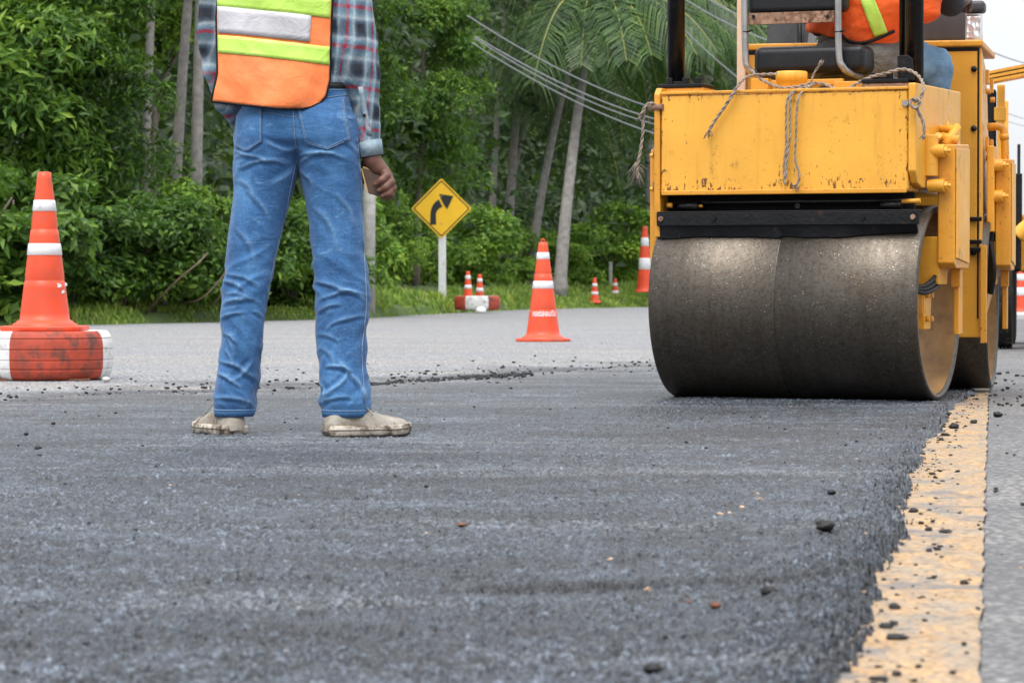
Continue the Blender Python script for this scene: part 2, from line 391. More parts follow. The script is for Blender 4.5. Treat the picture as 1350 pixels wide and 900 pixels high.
simple('skin_dark', (0.10, 0.05, 0.035), 0.5, 0.18, 40)
simple('hair', (0.012, 0.010, 0.009), 0.5, 0.3, 80, bump=0.003, bs=120)
simple('shoe_canvas', (0.34, 0.31, 0.265), 0.85, 0.2, 22, dirt=(0.17, 0.125, 0.085), dscale=16, dth=(0.47, 0.68), cov=(0.25, 0.5), bump=0.0015, bs=70)
simple('shoe_rubber', (0.52, 0.46, 0.38), 0.6, 0.2, 20, dirt=(0.075, 0.048, 0.03), dscale=24, dth=(0.43, 0.60), cov=(0.2, 0.45))
simple('shoe_tread', (0.035, 0.028, 0.024), 0.8, 0.3, 30)
simple('leather', (0.085, 0.048, 0.03), 0.45, 0.3, 30); simple('gilt', (0.62, 0.38, 0.14), 0.5, 0.2, 50)
simple('black_binding', (0.005, 0.005, 0.006), 0.7, 0.2, Specular_IOR_Level=0.25); simple('belt', (0.012, 0.012, 0.012), 0.5, 0.2)
simple('seam_thread', (0.19, 0.26, 0.36), 0.8, 0.3, 200)
simple('denim_grey', (0.16, 0.155, 0.145), 0.9, 0.3, 9, dirt=(0.08, 0.06, 0.04), dscale=8, bump=0.001, bs=300)
simple('lump', (0.008, 0.0075, 0.0075), 0.6, 0.4, 40, bump=0.004, bs=60)
simple('crumb', (0.010, 0.0105, 0.012), 0.65, 0.4, 40); simple('dead_leaf', (0.14, 0.055, 0.03), 0.7, 0.3, 60); simple('pale_chip', (0.5, 0.34, 0.22), 0.7, 0.2)
simple('litter_white', (0.8, 0.8, 0.8), 0.6, 0.05)
simple('glass_dark', (0.02, 0.022, 0.026), 0.1, 0.1)

def fabric(key, cols, fold=0.004, rough=0.75, scale=(9, 9, 9), sheen=0.0):
    g = G(key); c = g.co()
    n = g.noise(g.co(scale), 1.0, 5, 0.6)
    base = g.ramp(n, [(0.25, cols[0]), (0.5, cols[1]), (0.75, cols[2])])
    g.set(Base_Color=base, Roughness=rough, Sheen_Weight=sheen)
    h = g.math('ADD', g.noise(g.co(tuple(s * 1.6 for s in scale)), 1.0, 4, 0.6, 1.0), g.math('MULTIPLY', g.noise(c, 420, 2), 0.05))
    g.bump(h, fold); M[key] = g.m; return g
fabric('vest_orange', [(0.84, 0.18, 0.045), (0.88, 0.225, 0.065), (0.90, 0.29, 0.11)], 0.005)
fabric('vest_orange_deep', [(0.75, 0.085, 0.008), (0.85, 0.11, 0.012), (0.88, 0.14, 0.02)], 0.010, scale=(6, 6, 4))
fabric('lime_strip', [(0.44, 0.70, 0.09), (0.51, 0.77, 0.12), (0.58, 0.82, 0.19)], 0.005, 0.4)
fabric('silver_strip', [(0.46, 0.45, 0.48), (0.54, 0.53, 0.56), (0.61, 0.60, 0.62)], 0.005, 0.45)
def denim():
    g = G('denim'); c = g.co()
    base = g.ramp(g.noise(g.co((7, 7, 4)), 1.0, 5, 0.6), [(0.28, (0.007, 0.050, 0.155)), (0.5, (0.020, 0.102, 0.27)), (0.72, (0.07, 0.215, 0.44))])
    cr = g.ramp(g.noise(g.co((14, 14, 34)), 1.0, 5, 0.65, 1.5), [(0.56, 0.0), (0.72, 0.55)])
    base = g.mix(cr, base, (0.17, 0.33, 0.54))
    at_ = g.t.nodes.new('ShaderNodeAttribute'); at_.attribute_name = 'fold_fade'
    base = g.mix(g.math('MULTIPLY', at_.outputs['Fac'], g.ramp(g.noise(c, 55, 4, 0.7), [(0.3, 0.35), (0.7, 1.0)])), base, (0.24, 0.42, 0.62))
    wv = g.noise(g.co((700, 700, 120)), 1.0, 2)
    base = g.mix(g.ramp(wv, [(0.40, 0.0), (0.65, 0.34)]), base, (0.12, 0.28, 0.50))
    base = g.mix(g.ramp(g.noise(c, 160, 3, 0.7), [(0.5, 0.0), (0.7, 0.5)]), base, (0.02, 0.08, 0.22))
    g.set(Base_Color=base, Roughness=0.85, Sheen_Weight=0.15)
    h = g.math('ADD', g.noise(g.co((11, 11, 26)), 1.0, 4, 0.55, 2.0), g.math('MULTIPLY', wv, 0.08))
    g.bump(h, 0.0035, 0.7); M['denim'] = g.m
denim()
simple('denim_hem', (0.055, 0.165, 0.35), 0.85, 0.3, 220, bump=0.001, bs=120)
def plaid():
    g = G('plaid_shirt'); c = g.co((1, 1, 1), (0, R(-6), 0)); s = g.sep(c)
    u = g.math('ADD', s[0], g.math('MULTIPLY', s[1], 0.7)); wob = g.math('MULTIPLY', g.noise(g.co((9, 9, 9)), 1.0, 2), 0.018)
    u = g.math('ADD', u, wob); v = g.math('ADD', s[2], wob)
    fu = g.math('FRACT', g.math('DIVIDE', g.math('ADD', u, 5.022), 0.088)); fv = g.math('FRACT', g.math('DIVIDE', g.math('ADD', v, 5.010), 0.116))
    bands = [(0.0, (0.40, 0.03, 0.06)), (0.08, (0.36, 0.03, 0.06)), (0.11, (0.13, 0.24, 0.34)), (0.18, (0.22, 0.36, 0.46)), (0.25, (0.46, 0.54, 0.58)), (0.33, (0.06, 0.10, 0.15)),
             (0.43, (0.006, 0.008, 0.016)), (0.62, (0.008, 0.011, 0.022)), (0.70, (0.08, 0.14, 0.20)), (0.77, (0.44, 0.51, 0.55)), (0.86, (0.20, 0.31, 0.38)), (0.97, (0.12, 0.2, 0.27))]
    cu = g.ramp(fu, bands); cv = g.ramp(fv, bands)
    col = g.mix(0.5, cu, cv)
    th = g.ramp(g.noise(g.co((300, 300, 300)), 1.0, 2), [(0.35, 0.75), (0.65, 1.15)])
    g.set(Base_Color=g.mix(1.0, col, th, 'MULTIPLY'), Roughness=0.85)
    g.bump(g.noise(g.co((16, 16, 9)), 1.0, 4, 0.6, 1.5), 0.008); M['plaid_shirt'] = g.m
plaid()
# ------------------------------------------------------------------ the setting: roads, fresh mat, verge, hill
ROAD_Z = -0.02
def road_mat(key, tones, dust, dust_th, sc=1.0):
    g = G(key); c = g.co()
    base = g.ramp(g.noise(c, 0.8, 5, 0.6), [(0.3, tones[0]), (0.7, tones[1])])
    st = g.vor(c, 85, out='Color'); stv = g.sep(st)[0]
    base = g.mix(g.math('MULTIPLY', g.ramp(stv, [(0.0, 0.0), (1.0, 1.0)]), 0.45), base, g.mix(stv, (0.07, 0.07, 0.075), (0.50, 0.49, 0.48)))
    d = g.ramp(g.noise(g.co((0.35, 1.3, 1)), 0.9, 6, 0.62), [(dust_th, 0.0), (dust_th + 0.18, 0.9)])
    base = g.mix(d, base, dust)
    gr = g.ramp(g.noise(c, 42, 3, 0.7), [(0.60, 0.0), (0.66, 0.7)])
    base = g.mix(gr, base, (0.12, 0.115, 0.11))
    cs = g.ramp(g.vor(c, 60), [(0.28, 0.0), (0.56, 0.85)]); base = g.mix(cs, base, (0.10, 0.10, 0.105))
    g.set(Base_Color=base, Roughness=0.85)
    g.bump(g.math('SUBTRACT', 1.0, g.vor(c, 70)), 0.010, 1.0); M[key] = g.m
road_mat('old_road', [(0.42, 0.445, 0.48), (0.53, 0.545, 0.57)], (0.58, 0.54, 0.485), 0.46)
road_mat('shoulder', [(0.12, 0.12, 0.124), (0.25, 0.245, 0.24)], (0.36, 0.34, 0.32), 0.48)
def asphalt_mat():
    g = G('fresh_asphalt'); c = g.co()
    big = g.noise(g.co((0.5, 1.1, 1)), 1.0, 5, 0.6)
    base = g.ramp(big, [(0.28, (0.058, 0.074, 0.100)), (0.52, (0.145, 0.170, 0.208)), (0.72, (0.24, 0.265, 0.30))])
    wc = g.t.nodes.new('ShaderNodeVectorMath'); wc.operation = 'ADD'; nzc = g.t.nodes.new('ShaderNodeTexNoise'); nzc.inputs['Scale'].default_value = 60; g.l(c, nzc.inputs['Vector']); wsc = g.t.nodes.new('ShaderNodeVectorMath'); wsc.operation = 'SCALE'; wsc.inputs['Scale'].default_value = 0.012; g.l(nzc.outputs['Color'], wsc.inputs[0]); g.l(c, wc.inputs[0]); g.l(wsc.outputs[0], wc.inputs[1]); c = wc.outputs[0]
    st = g.vor(c, 88, out='Color'); sv = g.sep(st)[0]
    tn = g.t.nodes.new('ShaderNodeAttribute'); tn.attribute_name = 'stone_tone'; base = g.mix(0.72, base, g.ramp(tn.outputs['Fac'], [(0.28, (0.004, 0.007, 0.012)), (0.52, (0.046, 0.070, 0.106)), (0.74, (0.135, 0.180, 0.245)), (0.93, (0.33, 0.385, 0.47))]))
    mot = g.ramp(g.noise(c, 13, 4, 0.65), [(0.34, 0.38), (0.64, 1.3)]); base = g.mix(1.0, base, mot, 'MULTIPLY')
    base = g.mix(0.22, base, g.ramp(sv, [(0.0, (0.055, 0.066, 0.085)), (0.5, (0.16, 0.185, 0.225)), (0.88, (0.28, 0.31, 0.355)), (1.0, (0.46, 0.47, 0.49))]))
    al = g.t.nodes.new('ShaderNodeAttribute'); al.attribute_name = 'loose_and_shade'; base = g.mix(al.outputs['Fac'], base, (0.022, 0.025, 0.031))  # loose binder, and shade painted along the mat edge and ledge face
    wet = g.ramp(g.noise(g.co((0.55, 2.6, 1), (0, 0, -0.12), (7, 3, 0)), 1.0, 6, 0.68), [(0.52, 0.0), (0.66, 0.7)]); base = g.mix(wet, base, (0.035, 0.042, 0.054))
    d = g.ramp(g.noise(g.co((0.42, 1.5, 1), (0, 0, 0.25)), 1.1, 6, 0.62), [(0.56, 0.0), (0.72, 0.75)])
    gaps = g.ramp(g.vor(c, 88), [(0.25, 1.0), (0.6, 0.15)])
    dk = g.math('MULTIPLY', g.ramp(g.vor(c, 88), [(0.30, 0.0), (0.56, 0.95)]), g.ramp(g.noise(g.co((3, 6, 3)), 1.0, 4, 0.7), [(0.36, 0.55), (0.58, 1.0)])); base = g.mix(dk, base, (0.010, 0.012, 0.015))
    base = g.mix(1.0, base, g.ramp(g.noise(g.co((0.7, 1.3, 1), (0, 0, 0.1), (2, 9, 0)), 1.0, 5, 0.6), [(0.36, 0.55), (0.62, 1.25)]), 'MULTIPLY')
    base = g.mix(g.math('MULTIPLY', d, gaps), base, (0.37, 0.385, 0.41))
    at_ = g.t.nodes.new('ShaderNodeAttribute'); at_.attribute_name = 'road_dust'; dn = g.ramp(g.noise(g.co((0.5, 2.2, 1)), 1.4, 6, 0.65), [(0.40, 0.1), (0.62, 1.0)])
    base = g.mix(g.math('MULTIPLY', g.math('MULTIPLY', at_.outputs['Fac'], dn), gaps), base, (0.46, 0.43, 0.40))
    # wheel and drum passes leave long faint pale scuffs
    sc = g.ramp(g.noise(g.co((1.1, 3.6, 1), (0, 0, -0.1)), 1.0, 5, 0.65), [(0.60, 0.0), (0.72, 0.5)])
    base = g.mix(g.math('MULTIPLY', sc, gaps), base, (0.31, 0.33, 0.36))
    g.set(Base_Color=base, Roughness=g.ramp(sv, [(0.0, 0.36), (1.0, 0.58)]), Specular_IOR_Level=0.6)
    h = g.math('ADD', g.math('SUBTRACT', 1.0, g.vor(c, 88)), g.math('MULTIPLY', g.noise(c, 50, 3), 0.8))
    g.bump(h, 0.009, 1.0); M['fresh_asphalt'] = g.m
asphalt_mat()
def line_mat():
    g = G('line_paint'); c = g.co()
    base = g.ramp(g.noise(c, 7, 5, 0.65), [(0.3, (0.45, 0.255, 0.095)), (0.65, (0.55, 0.36, 0.18))])
    wear = g.ramp(g.noise(g.co((10, 3.4, 1), (0, 0, -0.16)), 1.3, 8, 0.78), [(0.44, 0.0), (0.58, 0.9)])
    base = g.mix(wear, base, (0.33, 0.275, 0.215))
    pit = g.ramp(g.vor(c, 95), [(0.46, 0.0), (0.64, 0.5)]); base = g.mix(pit, base, (0.16, 0.12, 0.085))
    sm = g.ramp(g.noise(g.co((5, 4.5, 1), (0, 0, -0.16), (3, 1, 0)), 1.0, 7, 0.75), [(0.53, 0.0), (0.61, 0.85)]); base = g.mix(sm, base, (0.15, 0.15, 0.155))
    fl = g.ramp(g.noise(g.co((42, 42, 1)), 1.0, 3, 0.7), [(0.57, 0.0), (0.62, 0.9)])
    base = g.mix(fl, base, (0.10, 0.085, 0.07))
    g.set(Base_Color=base, Roughness=0.75); g.bump(g.noise(c, 100, 4, 0.7), 0.004); M['line_paint'] = g.m
line_mat()

# old road: one big sheet; the giant ground lies below it and the verge rises beyond it
def sheet(name, x0, x1, y0, y1, z, mat, nx=1, ny=1):
    xs = np.linspace(x0, x1, nx + 1); ys = np.linspace(y0, y1, ny + 1)
    gxx, gyy = np.meshgrid(xs, ys); v = np.stack([gxx.ravel(), gyy.ravel(), np.full(gxx.size, z)], 1)
    i = (np.arange(ny)[:, None] * (nx + 1) + np.arange(nx)[None]).ravel()
    return link(name, npmesh(name, v, np.stack([i, i + 1, i + nx + 2, i + nx + 1], 1), False), mat)
tag(sheet('ground', -900, 900, -400, 1800, -0.60, M['soil']), kind='structure')
tag(sheet('old_road', -60, 70, -12, 150, ROAD_Z, M['old_road']), kind='structure')
# shoulder strip right of the yellow line, following the line
LX0, LS = 0.515 - 3.35 * 0.1583, 0.1583                 # right border of the yellow line: x = LX0 + LS*y
def strip(name, offs0, offs1, y0, y1, z, mat, n=40, wob=0.0):
    ys = np.linspace(y0, y1, n + 1); v = []; wb = wob * fbm(np.stack([ys * 9, 0 * ys, 0 * ys], 1), 4, 51)
    for y, e in zip(ys, wb): v += [(LX0 + LS * y + offs0, y, z), (LX0 + LS * y + offs1 + e, y, z)]
    i = np.arange(n) * 2
    return link(name, npmesh(name, np.array(v), np.stack([i, i + 1, i + 3, i + 2], 1), False), mat)
tag(strip('road_shoulder', 0.004, 3.2, -6, 40, ROAD_Z + 0.004, M['shoulder']), kind='structure')
tag(strip('yellow_line', -0.20, 0.0, -6, 40, ROAD_Z + 0.008, M['line_paint'], 1500, 0.008), kind='structure')

# the fresh mat: a raised sheet with a ragged edge and real stones
MAT_R = np.array([(3.35, .375), (3.63, .437), (4.14, .515), (4.57, .58), (5.42, .705), (6.40, .86), (7.82, 1.07), (9.51, 1.36), (11.35, 1.70), (13.0, 2.02), (20, 3.3)])
def mat_inside(x, y):
    """signed distance-like value, positive on the mat"""
    p = np.stack([x * 3.5, y * 1.3, 0 * x], 1); p2 = np.stack([x * 16, y * 7, 0 * x + 4], 1)
    wob = 0.024 * fbm(p, 3, 11) + 0.020 * fbm(p2, 3, 12)
    slope = np.interp(y, MAT_R[:, 0], np.gradient(MAT_R[:, 1], MAT_R[:, 0]))
    xr = np.interp(y, [-9] + list(MAT_R[:, 0]), [-1.63] + list(MAT_R[:, 1]))
    dr = (xr - x) / np.sqrt(1 + slope ** 2) + wob
    yf = np.interp(x, [-8, -2.2, -1.7, -0.6, 0.0, 0.75, 2.0, 4], [9.4, 10.7, 12.1, 13.3, 15.2, 16.4, 16.9, 17.2])
    df = (yf - y) * 0.30 + 3.2 * wob + 0.20 * fbm(np.stack([x * 2.2, y * 0.8, 0 * x + 2], 1), 4, 13)
    return np.minimum(dr, df)
rows = np.concatenate([np.arange(484, 700, 0.85), np.arange(700, 1010, 1.05)])
dY = CAM_H * FPX / (rows - 375.0)
cols = np.arange(-330, 1400, 1.7)
XX = (cols[None, :] - 675) / FPX * dY[:, None]; YY = np.repeat(dY[:, None], len(cols), 1)
x = XX.ravel(); y = YY.ravel()
jit = (rng.random(len(x)) - 0.5); y = y + jit * np.repeat(np.gradient(-dY), len(cols)) * 0.6
ins = mat_inside(x, y)
prof = sstep(-0.012, 0.05, ins)
f1, id1 = worley2(x / 0.0125, y / 0.0125, 3); f2, id2 = worley2(x / 0.024, y / 0.024, 9)
amp = np.interp(y, [3, 5, 8, 13], [0.0080, 0.0072, 0.0048, 0.0028])
edge = np.exp(-np.abs(ins - 0.02) / 0.05)
stones = amp * ((1 - f1) * (0.5 + id1) + 0.9 * (1 - f2) * (0.3 + id2) - 0.9)
ridge = 1 - 2 * np.abs(fbm(np.stack([x * 0.9 + 3, y * 3.2, 0 * x], 1), 3, 27)); und = 0.005 * sstep(0.35, 0.9, ridge) + 0.006 * fbm(np.stack([x * 1.3, y * 0.9, 0 * x], 1), 3, 21)
cd = y - 4.31 - 0.40 * (x + 0.06) - 0.05 * fbm(np.stack([x * 9, 0 * x, 0 * x], 1), 3, 5); cx_ = sstep(-0.30, 0.02, x) * sstep(0.62, 0.45, x); step = sstep(-0.012, 0.012, cd) * np.exp(-np.clip(cd, 0, 9) / 0.22) * cx_
crack = np.exp(-((y - 4.31 - 0.40 * (x + 0.06) - 0.05 * fbm(np.stack([x * 9, 0 * x, 0 * x], 1), 3, 5)) / 0.022) ** 2) * sstep(-0.30, 0.02, x) * sstep(0.62, 0.45, x)  # mask for the ledge face: its shade painted dark over loose binder
z = -0.045 + 0.045 * prof + (stones * (1 + 3.4 * edge) + und) * sstep(-0.03, 0.01, ins) + 0.011 * step
nC = len(cols); i = (np.arange(len(rows) - 1)[:, None] * nC + np.arange(nC - 1)[None]).ravel()
q = np.stack([i, i + 1, i + nC + 1, i + nC], 1)
keep = (ins[q] > -0.05).any(1)
q = q[keep]; used = np.zeros(len(x), bool); used[q.ravel()] = True; remap = np.cumsum(used) - 1
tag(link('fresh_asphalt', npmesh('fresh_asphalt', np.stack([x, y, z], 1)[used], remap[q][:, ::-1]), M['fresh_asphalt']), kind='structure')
mo = bpy.data.objects['fresh_asphalt'].data; tn_ = mo.attributes.new('stone_tone', 'FLOAT', 'POINT'); tn_.data.foreach_set('value', (0.55 * id1 + 0.45 * id2)[used].astype(np.float32)); al = mo.attributes.new('loose_and_shade', 'FLOAT', 'POINT'); al.data.foreach_set('value', np.maximum(0.85 * np.exp(-np.clip(ins, 0, 9) / 0.045) * (0.5 + 0.5 * id2), 0.8 * crack)[used].astype(np.float32)); at_ = mo.attributes.new('road_dust', 'FLOAT', 'POINT')   # loose binder plus painted edge shade; dust tracked onto the mat from its far and left edge
yf_ = np.interp(x, [-8, -2.2, -1.7, -0.6, 0.0, 0.75, 2.0, 4], [9.4, 10.7, 12.1, 13.3, 15.2, 16.4, 16.9, 17.2]); at_.data.foreach_set('value', np.clip(np.exp(-(yf_ - y) / 1.3) * 1.0, 0, 1)[used].astype(np.float32))
print('mat verts', used.sum())

# asphalt tracked and smeared off the mat onto the old road beyond its far edge
nx_, ny_ = 150, 120; sx, sy = np.meshgrid(np.linspace(-5.5, 2.2, nx_ + 1), np.linspace(9.5, 20, ny_ + 1)); sx = sx.ravel(); sy = sy.ravel()
yf2 = np.interp(sx, [-8, -2.2, -1.7, -0.6, 0.0, 0.75, 2.0, 4], [9.4, 10.7, 12.1, 13.3, 15.2, 16.4, 16.9, 17.2]); i = (np.arange(ny_)[:, None] * (nx_ + 1) + np.arange(nx_)[None]).ravel()
g = G('tracked_asphalt'); c = g.co(); a1 = g.t.nodes.new('ShaderNodeAttribute'); a1.attribute_name = 'smear'
n1 = g.noise(g.co((0.8, 0.9, 1), (0, 0, 0.35)), 1.4, 7, 0.68); g.set(Base_Color=g.ramp(g.noise(c, 60, 3, 0.7), [(0.35, (0.03, 0.034, 0.042)), (0.7, (0.14, 0.145, 0.155))]), Roughness=0.8, Alpha=g.math('MULTIPLY', g.ramp(g.math('ADD', n1, g.math('MULTIPLY_ADD', a1.outputs['Fac'], 0.34, -0.16)), [(0.43, 0.0), (0.56, 0.9)]), a1.outputs['Fac'], clamp=True)); M['tracked_asphalt'] = g.m
o = link('tracked_asphalt', npmesh('tracked_asphalt', np.stack([sx, sy, np.full(len(sx), ROAD_Z + 0.002)], 1), np.stack([i, i + 1, i + nx_ + 2, i + nx_ + 1], 1), False), M['tracked_asphalt'])
o.data.attributes.new('smear', 'FLOAT', 'POINT').data.foreach_set('value', (np.exp(-np.clip(sy - yf2 - 0.2, 0, 9) / 1.5) * sstep(2.2, 1.6, sx) * sstep(-5.5, -4.5, sx)).astype(np.float32)); tag(o, kind='structure')

# verge beyond the road; the wooded rise behind is added to block bright sky
EX = np.array([-70, -40, -12, -5.65, -4.73, -3.5, -1.99, -.91, .35, 2.68, 5.53, 10, 20, 40, 100])
EY = np.array([14, 20, 30, 33.5, 34.7, 37.5, 41.5, 49.0, 56.5, 62.0, 69.0, 78, 96, 132, 240])
def edge_y(x): return np.interp(x, EX, EY)
def verge_z(x, y):
    t = (y - edge_y(x)) * 0.7
    h = np.where(t < 0, -0.35, 0) + 0.13 * sstep(0.0, 0.5, t) + 0.055 * np.clip(t, 0, 6)
    fade = sstep(15.5, 10.5, x)
    return ROAD_Z - 0.03 + h + fade * 0.62 * np.clip(t - 12, 0, 30)
xs = np.concatenate([np.linspace(-70, -10, 40), np.linspace(-9.8, 14, 180), np.linspace(14.5, 100, 60)])
ts = np.concatenate([[-1.0, -0.02], np.linspace(0.05, 3, 24), np.linspace(3.5, 60, 50), [90, 140]])
X2, T2 = np.meshgrid(xs, ts); Y2 = edge_y(X2) + T2 / 0.7
Z2 = verge_z(X2.ravel(), Y2.ravel()) + 0.03 * fbm(np.stack([X2.ravel() * 2, Y2.ravel() * 2, 0 * X2.ravel()], 1), 3, 31) * (T2.ravel() > 0.1)
n2 = len(xs); i = (np.arange(len(ts) - 1)[:, None] * n2 + np.arange(n2 - 1)[None]).ravel()
g = G('verge'); c = g.co()
g.set(Base_Color=g.ramp(g.noise(c, 1.6, 5, 0.7), [(0.3, (0.05, 0.075, 0.02)), (0.55, (0.08, 0.13, 0.03)), (0.75, (0.13, 0.12, 0.06))]), Roughness=0.95); g.bump(g.noise(c, 12, 4), 0.05); M['verge'] = g.m
tag(link('grass_verge', npmesh('grass_verge', np.stack([X2.ravel(), Y2.ravel(), Z2], 1), np.stack([i, i + 1, i + n2 + 1, i + n2], 1)), M['verge']), kind='structure')

# ------------------------------------------------------------------ leaves
def unit(v): return v / np.maximum(np.linalg.norm(v, axis=1, keepdims=True), 1e-9)
def leaves(pos, nrm, size, droop=0.4, wid=0.42):
    """one folded, pointed leaf (4 triangles) at every position; nrm = outward direction"""
    n = len(pos); rnd = rng.normal(size=(n, 3)) * 0.65
    up = unit(nrm * 0.7 + rnd + np.array([0, 0, 0.55])); ax = unit(np.cross(up, rng.normal(size=(n, 3)))); ax = unit(ax + nrm * 0.5 - np.array([0, 0, droop]))
    ax = unit(ax - up * (ax * up).sum(1, keepdims=True)); side = np.cross(ax, up)
    s = size * (0.6 + 0.8 * rng.random((n, 1)))
    p0 = pos; m = pos + ax * s * 0.5 - up * s * 0.04; tip = pos + ax * s - up * s * 0.16
    l = pos + ax * s * 0.42 + side * s * wid * 0.5 + up * s * 0.06; r = pos + ax * s * 0.42 - side * s * wid * 0.5 + up * s * 0.06
    v = np.stack([p0, l, m, r, tip], 1).reshape(-1, 3); b = (np.arange(n) * 5)[:, None]
    f = np.concatenate([b + np.array([[0, 2, 1]]), b + np.array([[0, 3, 2]]), b + np.array([[1, 2, 4]]), b + np.array([[2, 3, 4]])])
    return v, f
def sph(n):
    d = unit(rng.normal(size=(n, 3))); return d
def crown_leaves(clumps, size, per=1.0, droop=0.4, inner=0.45, wid=0.42):
    P, N = [], []
    for (c, r, n) in clumps:
        n = int(n * per); d = sph(n); d[:, 2] = np.where(d[:, 2] < -0.35, -d[:, 2], d[:, 2])
        rr = np.array(r if hasattr(r, '__len__') else (r, r, r)) * (inner + (1.05 - inner) * rng.random((n, 1)) ** 0.5)
        lump = 1 + 0.35 * fbm(d * 2.3 + np.array(c), 2, 41)[:, None]
        P.append(np.array(c) + d * rr * lump); N.append(d)
    return leaves(np.concatenate(P), np.concatenate(N), size, droop, wid)
def crown_from_envelope(c, r, ncl, rcl, nl, hollow=0.55):
    """clumps spread through the outer part of an ellipsoid"""
    out = []
    for k in range(ncl):
        d = sph(1)[0]; f = hollow + (1 - hollow) * random.random() ** 0.7
        p = np.array(c) + d * np.array(r) * f; rr = rcl * (0.6 + 0.8 * random.random())
        out.append((tuple(p), (rr * 1.1, rr * 1.1, rr * 0.8), nl * rr / rcl))
    return out
def trunk_mb(h, r, lean=(0, 0), wob=0.05, n=8):
    pts = [(lean[0] * (k / n) + wob * math.sin(k * 1.7) * (k / n), lean[1] * (k / n) + wob * math.cos(k * 1.3) * (k / n), h * k / n) for k in range(n + 1)]
    return MB().tube(pts, [r * (1.25 - 0.75 * k / n) for k in range(n + 1)], 9), pts

def tree(name, loc, label, cat, h, r, crown, size, mat, group=None, lean=(0, 0), limbs=5, barkm='bark', wid=0.42, droop=0.4):
    root = empty(name, loc, 0, label, cat, group)
    mb, pts = trunk_mb(h, r, lean)
    for k in range(limbs):
        b = Vector(pts[3 + k % 5]); cc = Vector(random.choice(crown)[0]); mid = b.lerp(cc, 0.5) + Vector((0, 0, 0.2))
        mb.tube(smooth_path([b, mid, cc], 4), [r * 0.5 * (1 - 0.09 * q) for q in range(9)], 6)
    mb.build('trunk', M[barkm], root)
    v, f = crown_leaves(crown, size, 1.0, droop, wid=wid); link('crown', npmesh('crown', v, f, False), M[mat], root)
    return root
def vz(x, y): return float(verge_z(np.array([x]), np.array([y]))[0])
def at(px, d): return (gx(px, d), d, vz(gx(px, d), d))

# left: a big leafy tree whose crown hangs to the ground
T1 = at(60, 38.5)
cr = crown_from_envelope((-0.25, 0, 2.6), (1.75, 1.6, 2.6), 66, 0.52, 760, 0.55) + crown_from_envelope((0.75, -0.6, 3.3), (0.75, 0.8, 1.1), 12, 0.38, 520, 0.5)
tree('leafy_tree', T1, 'big dark leafy tree behind the tyre cone, its crown hanging down to the shrubs', 'tree', 4.6, 0.16, cr, 0.10, 'leaf_deep', 'leafy trees along the verge')
T1b = at(-45, 37.0)
cr = crown_from_envelope((0, 0, 2.3), (1.3, 1.3, 2.3), 40, 0.5, 380, 0.5)
tree('leafy_tree', T1b, 'long leaved green tree at the left edge of the picture', 'tree', 4.0, 0.12, cr, 0.16, 'leaf_mid', 'leafy trees along the verge', wid=0.3)
T2_ = at(548, 54)
cr = crown_from_envelope((-0.25, 0, 4.1), (1.45, 1.3, 1.75), 54, 0.42, 560, 0.5) + crown_from_envelope((0.35, 0.3, 2.2), (0.9, 0.9, 0.9), 18, 0.4, 300, 0.4)
tree('leafy_tree', T2_, 'leafy tree overhanging the yellow curve sign', 'tree', 5.0, 0.06, cr, 0.105, 'leaf_mid', 'leafy trees along the verge', lean=(0.2, 0))
T3 = at(415, 49)
cr = crown_from_envelope((0, 0, 3.4), (1.25, 1.4, 2.6), 60, 0.5, 360, 0.45)
tree('leafy_tree', T3, 'deep green tree right behind the standing worker', 'tree', 5.0, 0.12, cr, 0.135, 'leaf_deep', 'leafy trees along the verge')
T4 = at(200, 44)
cr = crown_from_envelope((0.1, 0, 4.1), (0.85, 0.9, 1.0), 24, 0.36, 330, 0.4)
tree('leafy_tree', T4, 'yellowish green tree reaching over the bare trunks left of the worker', 'tree', 4.4, 0.08, cr, 0.125, 'leaf_light', 'leafy trees along the verge')

# straight bare trunks in the wood: tall palms with their heads above the picture
def frond_mesh(L, droop, nleaf=58, leaf=0.75, wl=0.016):
    pts = []
    for k in range(15):
        t = k / 14.0; pts.append(Vector((L * t * (1 - 0.20 * droop * t), 0, L * (0.34 * t - droop * 0.80 * t * t))))
    rach = MB().tube(pts, [0.028 * (1 - 0.8 * k / 14) for k in range(15)], 5)
    V, F = [], []
    for k in range(nleaf):
        t = 0.10 + 0.88 * k / (nleaf - 1); a = t * 14; i = min(int(a), 13); p = pts[i].lerp(pts[i + 1], a - i); tg = (pts[i + 1] - pts[i]).normalized()
        ln = leaf * (0.35 + 1.1 * math.sin(math.pi * (0.12 + 0.80 * t))) * random.uniform(0.85, 1.1)
        for s in (-1, 1):
            side = Vector((0, s, 0)); d0 = (side * 0.8 + tg * 0.6 + Vector((0, 0, random.uniform(0.0, 0.3)))).normalized(); hang = random.uniform(0.7, 1.3)
            m = p + d0 * ln * 0.45 - Vector((0, 0, ln * 0.10 * hang)); e = m + d0 * ln * 0.42 - Vector((0, 0, ln * 0.62 * hang))
            wv = tg * wl; b = len(V); V += [p - wv * .6, p + wv * .6, m + wv, m - wv, e]
            F += [(b, b + 1, b + 2, b + 3)]; F += [(b + 3, b + 2, b + 4)]
    return rach, V, F
